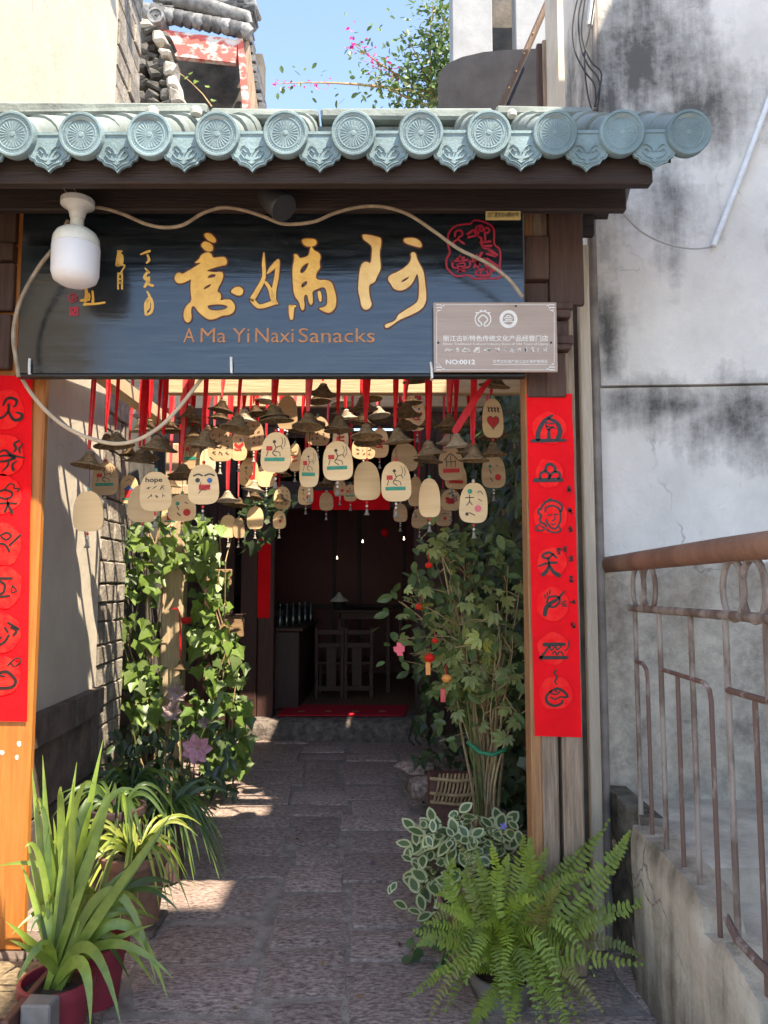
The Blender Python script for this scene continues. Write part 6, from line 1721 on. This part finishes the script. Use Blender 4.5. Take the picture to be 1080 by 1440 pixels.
# ============================================================ fern
random.seed(51)
YFN = 3.08
fb = at(712, 1388, Y=YFN)
pot('fern_pot', 'pale pot under the big fern at the bottom right', (fb.x, YFN+.06, -.02), .12, .12, flat('grey_clay_pot', (.16, .14, .125)), rim=.03)
fn = thing('sword_fern', 'big bright green sword fern at the bottom right by the gate post', 'fern', (fb.x, YFN, max(.1, fb.z)))
froot = Vector((fb.x, YFN, max(.12, fb.z)))
M_fernd = leafmat('old_fern_frond', (.17, .22, .045), (.20, .13, .04), rough=.6, scale=5)
def frond(p0, p1, p2, w, n=34):
    p1 = p1+Vector((random.gauss(0, .05), random.gauss(0, .05), random.gauss(0, .04)))
    P = bez(p0, p1, p2, n); ph = random.uniform(0, 6); cu = random.uniform(.004, .02); rl_ = random.uniform(-.5, .5)
    P = [p+Vector((math.sin(ph+i*.22), math.cos(ph+i*.19), math.sin(ph*2+i*.17)))*cu*(i/n) for i, p in enumerate(P)]; b = MB(); V = []; F = []
    for i in range(n+1):
        t = i/n; d = (P[min(i+1, n)]-P[max(i-1, 0)]).normalized()
        side = d.cross(Vector((rl_+random.uniform(-.1, .1), -.8, .6)))
        if side.length < .2: side = d.cross(Vector((1, 0, 0)))
        side.normalize(); nn = side.cross(d).normalized()
        if i < 3: continue
        ln = w*(.35+.65*min(1, t/.35))*(1-max(0, (t-.55)/.45)**1.7*.85)
        hw = (p0-p2).length/n*.36+.0008
        for s in (-1, 1):
            if random.random() < .05: continue
            q = P[i]; e = q+side*s*ln*random.uniform(.75, 1.12)+d*ln*random.uniform(.1, .4)-nn*ln*random.uniform(-.15, .4)
            m_ = q.lerp(e, .55)+nn*ln*.07
            o = len(b.v)
            b.add([q-d*hw*.8, m_-d*hw, e, m_+d*hw, q+d*hw*.8], [(0, 1, 3, 4), (1, 2, 3)])
    b.tube(P, [.0026*(1-.7*i/n) for i in range(n+1)], 4)
    return b
key = [((800,1270),(905,1338),-.1), ((760,1330),(903,1352),-.25), ((800,1250),(888,1165),.1), ((770,1240),(852,1158),.18), ((795,1290),(925,1255),.05), ((740,1260),(812,1200),.12), ((730,1230),(752,1182),.05), ((722,1250),(737,1173),0), ((705,1250),(695,1176),.02), ((690,1260),(655,1215),.06),
       ((670,1260),(632,1205),.05), ((660,1280),(600,1298),-.05), ((650,1300),(588,1330),-.1), ((640,1340),(578,1396),-.2), ((660,1330),(585,1312),.02), ((690,1360),(655,1448),-.3), ((720,1370),(718,1455),-.35), ((750,1360),(805,1450),-.3), ((780,1340),(845,1420),-.25), ((712,1330),(707,1292),-.12), ((700,1290),(672,1190),.1),
       ((745,1270),(770,1190),.15), ((785,1280),(870,1210),.0), ((760,1300),(880,1290),-.1), ((680,1330),(612,1365),-.2), ((765,1260),(842,1175),.22), ((725,1270),(715,1200),.15), ((705,1270),(640,1180),.2)]
for i, (c_, tp, dy) in enumerate(key):
    frond(froot+Vector((random.uniform(-.03, .03), random.uniform(-.03, .03), 0)), at(*c_, Y=YFN+dy*.4), at(*tp, Y=YFN+dy), random.uniform(.032, .05)).build('frond', M_fern if i % 9 else M_fernd, fn)
for k in range(44):
    a = random.uniform(0, 2*math.pi) if k < 22 else random.uniform(3.4, 6.0); ln = random.uniform(.22, .46); d = Vector((math.cos(a), math.sin(a)*.8, 0))
    tp = froot+d*ln*.8+Vector((0, 0, random.uniform(0, .42) if k < 22 else random.uniform(-.16, .1)))
    if tp.x > .98: tp.x = .97
    frond(froot, froot+d*ln*.35+Vector((0, 0, ln*.8)), tp, random.uniform(.026, .044), n=30).build('frond', M_fern if k % 7 else M_fernd, fn)
# ============================================================ plank and pipes between the gate and the concrete house
M_plank = wood('bleached_plank', (.58, .50, .40), (.40, .33, .25), axis=2, rough=.8, bump=.4)
a, c = at(822, 1100, Y=3.55), at(838, 1100, Y=3.55)
tag(MB().bbox((at(823, 800, Y=3.52).x, 3.52, 0), (at(839, 800, Y=3.52).x, 3.56, 3.2), .005).build('timber_plank', M_plank), 'bleached plank standing behind the right gate post', 'plank')
tag(sm().tube([(at(843, 800, Y=3.6).x, 3.6, 0), (at(843, 800, Y=3.6).x+.004, 3.6, 3.4)], .022, 10).build('drain_pipe', mat('grey_pipe', (.25, .22, .2), (.12, .1, .09), scale=6, rough=.6)), 'slim grey pipe between the plank and the concrete house', 'pipe')
M_pvc = flat('white_pvc', (.72, .74, .76), rough=.4)
tag(sm().tube([at(1003, 346, Y=3.625), at(1045, 240, Y=3.615), at(1100, 90, Y=3.60)], .0145, 12).build('white_conduit', M_pvc), 'white plastic pipe slanting across the right wall', 'pipe')
cv_ = thing('vertical_conduit', 'grey conduit with a white fitting on the house corner, top right', 'pipe', at(838, 150, Y=3.66))
sm().tube([at(838, 155, Y=3.66), at(835, -20, Y=3.66)], .016, 10).build('tube', MATS['grey_pipe'], cv_)
sm().tube([at(829, 36, Y=3.64), at(831, 14, Y=3.64), at(833, -5, Y=3.64)], [.014, .018, .012], 10).build('white_fitting', M_pvc, cv_)
for i, P in enumerate((((817, -20), (806, 30), (808, 70), (822, 100), (836, 120), (838, 150)), ((824, -20), (814, 20), (816, 60), (826, 90), (843, 115), (840, 155)), ((838, -20), (830, 40), (822, 80), (826, 130), (834, 160)), ((826, -20), (818, 45), (830, 85), (846, 105), (836, 150)))):
    cable('loose_wire', ('leftmost', 'second', 'third', 'rightmost')[i]+' of the black wires looping down the house corner at top right', [at(x, y, Y=3.62-.01*i) for x, y in P], .0042, M_iron)
# ============================================================ lean-to structures above the gate roof, right
YK = 6.2
M_wp = mat('white_post_paint', (.32, .325, .33), (.25, .255, .26), scale=4, rough=.95, spec=.1, bump=.2)
kp = thing('rear_terrace', 'white rear terrace with a square column above the gate roof', 'building', (.7, YK, 3.45))
def kbox(name, px0, px1, py0, py1, Y, dp, m, par):
    a, c = at(px0, py1, Y=Y), at(px1, py0, Y=Y)
    return MB().bbox((a.x, Y, a.z), (c.x, Y+dp, c.z), .008).build(name, m, par)
MB().box((.38, 5.5, 3.45), (1.05, 8.2, 3.55)).build('terrace_floor', M_wp, kp)
kbox('square_column', 637, 691, -60, 160, YK+.3, .3, M_wp, kp)
kbox('white_wall', 727, 776, -60, 150, YK+.4, .2, M_wp, kp)
kbox('shade_panel', 690, 728, -60, 150, YK+.8, .1, M_dark, kp)  # dark sheet painted in for the shaded gap beside the column
gp = thing('grey_panel', 'dark grey rounded metal panel above the gate roof', 'panel', at(690, 160, Y=YK))
b = MB(); ol = [(616, 175), (616, 108), (622, 96), (634, 87), (650, 80), (680, 73), (715, 70), (760, 68), (760, 175)]
b.poly([[at(x, y, Y=YK) for x, y in ol]], .03, (0, 1, 0)); b.build('panel_sheet', mat('grey_sheet', (.05, .05, .056), (.034, .034, .039), scale=4, rough=.95, spec=.08, bump=.15), gp)
for (px, py) in ((650, 160), (735, 160)): kbox('panel_leg', px-5, px+5, py, 260, YK+.03, .04, M_iron, gp)
t = thing('slanting_pole', 'brown timber pole leaning across the sky gap at top right', 'pole', at(703, 150, Y=5.9))
p, q = at(698, 165, Y=5.9), at(782, -25, Y=5.9)
sm().tube([p, p.lerp(q, .5)+Vector((.005, 0, 0)), q], [.03, .028, .026], 10).build('pole_shaft', wood('pole_wood', (.20, .12, .07), (.1, .06, .04), axis=2), t)
for f in (.2, .32, .45, .6):
    c = p.lerp(q, f); sm().lathe([(.001, -.012), (.006, -.008), (.006, 0)], 8, c+Vector((0, -.028, 0)), axis='y').build('nail', M_goldp, t)
ds = thing('door_scrap', 'weathered door frame beside the grey panel, top right', 'frame', at(768, 160, Y=5.6))
kbox('stile', 757, 763, 60, 170, 5.6, .05, M_dkz, ds); kbox('stile', 765, 773, 55, 170, 5.58, .05, M_gy, ds); kbox('pale_strip', 774, 788, 66, 170, 5.6, .02, flat('pale_blue', (.5, .62, .66)), ds)
rh = thing('beige_house', 'narrow beige house wall left of the looping wires', 'house', (1.2, 5.2, 0))
a, c = at(787, 170, Y=5.2), at(830, -60, Y=5.2)
MB().box((a.x, 5.2, 3.3), (1.62, 5.6, c.z+.3)).build('wall', mat('beige_plaster', (.66, .57, .46), (.52, .44, .35), scale=3, rough=.9, bump=.3), rh)
kbox('timber_stud', 778, 786, -40, 60, 5.5, .06, M_gy, rh)
# ============================================================ old roof and ruined wall, top left
YT = 9.6
M_fasc = mat('worn_red_fascia', (.52, .10, .08), (.60, .52, .47), scale=5, rough=.8, bump=.3, bscale=30, lo=.42, hi=.52, stretch=(1, 1, 1.6))
M_dt = MATS['dark_tile']
M_dtl = mat('grey_tile', (.30, .30, .30), (.13, .13, .13), scale=12, rough=.85, bump=.5, objvar=.2)
ot = thing('old_tiled_house', 'old tiled house with a peeling red fascia above the gate, top left', 'house', at(290, 150, Y=YT))
def T(px, py, Y=YT): return at(px, py, Y=Y)
def plate(b, P, th, n=(0, 1, 0)): return b.poly([P], th, n)
plate(MB(), [T(222, 40), T(334, 56), T(331, 88), T(240, 78)], .08).build('fascia_board', M_fasc, ot)
MB().box((T(205, 150).x, YT+.9, 3.6), (T(352, 150).x, YT+1.2, T(300, 40).z+.3)).build('gable_wall', M_dark, ot)  # coloured dark to stand for shade in the open gable
plate(MB(), [T(232, 80, YT+.4), T(240, 78, YT+.4), T(262, 260, YT+.4), T(238, 260, YT+.4)], .3).build('side_post', M_gy, ot)
MB().box((T(205, 150).x, YT+.3, 3.6), (T(350, 150).x, YT+.9, T(300, 178).z)).build('upper_floor', M_dark, ot)
# barge boards and tile edge on the right
plate(MB(), [T(333, 52), T(341, 50), T(352, 165), T(342, 165)], .05).build('barge_board', M_fasc, ot)
plate(MB(), [T(341, 48, YT+.05), T(349, 50, YT+.05), T(364, 165, YT+.05), T(353, 165, YT+.05)], .05).build('rafter', M_gy, ot)
for k in range(9):
    p = T(345+k*2.6, 40+k*13.5, YT+.1); MB().bbox(p+Vector((-.03, 0, -.065)), p+Vector((.055, .5, .05)), .01, jit=.012).build('edge_tile', M_dt, ot)
# row of barrel tiles along the eave, seen end on and side on
P = [T(208, 18), T(240, 25), T(280, 33), T(320, 40), T(346, 46)]
for k in range(13):
    t = k/12; i = min(int(t*4), 3); u = t*4-i; c = P[i].lerp(P[i+1], u)
    d = Vector((.05, 0, .0)); sm().tube([c+Vector((-.05, .0, .03)), c+Vector((.0, -.02, .01)), c+Vector((.055, 0, -.03))], [.1, .105, .09], 9).build('eave_tile', M_dtl if k % 3 == 0 else M_dt, ot)
for (px, py) in ((219, 22), (165, 8)):
    c = T(px, py, YT-.15); k = 11.5*mpp(px, py, YT)
    sm().lathe([(.002, .0), (k*.7, .0), (k*.75, -.02), (k, -.02), (k, .25)], 20, c, axis='y').build('round_end_tile', M_dtl, ot)
    b = sm(); b.strip([c+Vector((-k*.4, -.012, k*.3)), c+Vector((0, -.012, -k*.1)), c+Vector((k*.4, -.012, k*.3))], .02); b.strip([c+Vector((0, -.012, k*.4)), c+Vector((0, -.012, -k*.5))], .02); b.build('tile_relief', M_dt, ot)
# roof slope above: rows of overlapping curved tiles
for r in range(4):
    for k in range(10):
        t = k/9; c = T(222+t*122+r*3, 12-r*9+t*22-6*math.sin(t*3), YT+.15+.12*r)
        MB().bbox(c+Vector((-.09, -.06, -.03)), c+Vector((.09, .3, .035)), .02, jit=.022).build('roof_tile', M_dt if (k+r) % 4 else M_dtl, ot)
b = sm(); b.tube([T(245, -2), T(285, 6), T(325, 20), T(348, 24), T(352, 34)], [.09, .1, .1, .08, .04], 9); b.build('roof_ridge', M_dtl, ot)
rw = thing('ruined_wall', 'crumbling grey rubble wall beside the old tiled house, top left', 'wall', T(200, 150, 8.9))
random.seed(77)
YRW = 8.9
M_rub = mat('dark_rubble', (.16, .145, .125), (.05, .045, .04), scale=5, rough=.95, bump=1.0, bscale=20, objvar=.25)
M_rubl = mat('pale_rubble', (.50, .45, .38), (.28, .25, .21), scale=8, rough=.95, bump=.8, bscale=30, objvar=.2)
MB().box((T(166, 150, YRW).x, YRW+.1, 3.6), (T(236, 150, YRW).x, YRW+.5, T(200, 62, YRW).z)).build('wall_core', M_rub, rw)
def rock(px, py, rx, rz, m, Y=YRW):
    c = T(px, py, Y); k = mpp(px, py, Y); b = MB()
    b.bbox(c+Vector((-rx*k, -.12, -rz*k)), c+Vector((rx*k, .2, rz*k)), .03, jit=.035); b.build('rubble_stone', m, rw)
for py in range(60, 190, 13):
    for px in range(164, 246, 17):
        rock(px+random.uniform(-4, 4)+(py-60)*.06, py+random.uniform(-3, 3), random.uniform(8, 11), random.uniform(5.5, 8), M_rub, YRW+random.uniform(-.05, .05))
for (px, py, rx, rz) in ((172, 32, 14, 6), (195, 42, 22, 7), (165, 45, 10, 6), (180, 52, 16, 5), (215, 48, 12, 6), (228, 60, 7, 8), (234, 80, 7, 8), (240, 100, 8, 8), (246, 120, 7, 9), (250, 140, 7, 8), (160, 60, 8, 8)):
    rock(px, py, rx, rz, M_rubl if px > 225 or py < 46 else M_rub, YRW-.08)
sm().tube([T(190, 40, 8.7), T(196, 20, 8.7), T(190, 5, 8.7), T(192, -12, 8.7)], .012, 5).build('dry_twig', M_stem, rw)
# weed sprig on the roof ridge
wd = thing('roof_weed', 'thin weed sprig rising behind the ridge at left', 'weed', at(300, 146, Y=3.6))
P = [at(298, 150, Y=3.6), at(285, 132, Y=3.6), at(268, 115, Y=3.6), at(248, 99, Y=3.6)]
sm().tube(P, [.004, .003, .002, .0015], 5).build('stem', M_stem, wd)
for (px, py) in ((267, 105), (291, 123), (272, 116), (262, 111), (297, 142)): scatter(me_ivy[0], wd, at(px, py, Y=3.6), jit((0, -1, .3), .3), .03, jit((0, 0, 1), .5))
# ============================================================ bougainvillea behind the roof
random.seed(88)
YBG = 9.0
bo = thing('bougainvillea', 'bougainvillea tree with magenta bracts behind the gate roof', 'tree', (at(600, 150, Y=YBG+.5).x, YBG+.5, 0))
tr0 = Vector((at(612, 150, Y=YBG+.5).x, 9.6+3.2, 3.0))
M_bo = leafmat_i('bougainvillea_leaf', (.10, .16, .04), (.05, .085, .025), transl=.3)
M_br = leafmat_i('magenta_bract', (.55, .05, .24), (.38, .03, .16), transl=.4, var=.2)
by = YBG+.4
tb0 = Vector((at(608, 150, Y=by).x, by, 4.9))
sm().tube([Vector((tb0.x+.3, by+3.3, 0)), Vector((tb0.x+.25, by+3.3, 4.6)), Vector((tb0.x+.1, by+1.0, 5.6)), tb0+Vector((0, 0, 1.4))], [.09, .07, .05, .035], 8).build('trunk', M_stem, bo)
spots = []; reds = []
limbs = [((608, 150), (598, 90), (575, 60)), ((608, 150), (620, 70), (628, 5)), ((608, 150), (560, 135), (520, 110)), ((608, 150), (600, 60), (612, -20)), ((600, 130), (545, 100), (492, 58)), ((560, 125), (470, 112), (388, 118)), ((608, 150), (632, 110), (640, 60)), ((600, 140), (580, 120), (545, 128))]
for i, (a, m_, e) in enumerate(limbs):
    P = bez(at(*a, Y=by), at(*m_, Y=by-.1), at(*e, Y=by-.2), 10)
    sm().tube(P, [.022*(1-.8*j/10) for j in range(11)], 5).build('limb', M_stem, bo)
    dens = (26, 34, 12, 26, 9, 3, 30, 16)[i]; sp_r = (.22, .2, .13, .2, .08, .05, .2, .2)[i]
    for j in range(2, 11):
        for q in range(dens):
            p = P[j]+Vector((random.gauss(0, sp_r), random.gauss(0, .2), random.gauss(0, sp_r)))
            spots.append((p, jit((0, -.6, .6), .5), random.uniform(.06, .11), jit((0, 0, -1), .7)))
    if i in (4,):
        for j in range(4, 11):
            for q in range(9): reds.append((P[j]+Vector((random.gauss(0, .05), random.gauss(0, .06), random.gauss(0, .09))), jit((0, -.7, .5), .5), random.uniform(.05, .08), jit((0, 0, -1), .8)))
    if i == 5:
        for j in range(6, 11):
            for q in range(5): reds.append((P[j]+Vector((random.gauss(0, .05), 0, random.gauss(0, .04))), jit((0, -.7, .5), .5), random.uniform(.035, .055), jit((0, 0, -1), .8)))
for k in range(700):
    px, py = random.triangular(545, 645, 615), random.uniform(5, 155)
    if px < 640 - max(0, py-5)*.62 - random.random()*26: continue
    spots.append((at(px, py, Y=by+random.uniform(-.3, .5)), jit((0, -.6, .6), .5), random.uniform(.06, .11), jit((0, 0, -1), .7)))
join_leaves(OVAL, spots, M_bo, 'crown', bo)
join_leaves(OVAL, reds, M_br, 'bracts', bo)
# ============================================================ a few fallen leaves on the path
random.seed(99)
M_dry = leafmat('dry_leaf', (.30, .17, .07), (.16, .09, .04), transl=.1); M_fal = flat('violet_fallen_petal', (.22, .10, .18))
me_dry = leaf_poly(OVAL, .4).mesh('fallen_leaf', M_dry); me_fal = leaf_poly(OVAL, .4).mesh('fallen_leaf', M_fal)
for i, (px, py) in enumerate(((545, 1182), (548, 1196), (520, 1215), (330, 1420), (452, 1352), (300, 1205), (560, 1330), (415, 1180), (500, 1400), (350, 1260))):
    p = at(px, py, Z=.016); o = put('fallen_leaf', me_fal if i < 3 else me_dry, None, Matrix.Translation(p) @ rot_to(jit((0, 0, 1), .25), jit((1, 0, 0), 1)) @ Matrix.Scale(random.uniform(.025, .04), 4))
    tag(o, ('violet petal on the path, farthest of three', 'violet petal on the path, middle of three', 'violet petal on the path, nearest of three', 'dry leaf on the path right of the red flowerpots', 'dry leaf on the middle of the path', 'dry leaf on the path by the grass-leaved plants', 'dry leaf on the path nearest the fern', 'dry leaf farthest up the path', 'dry leaf lowest on the path, left of the fern', 'dry leaf on the path by the terracotta pot')[i], 'leaf', 'violet petals on the path' if i < 3 else 'dry leaves on the path')
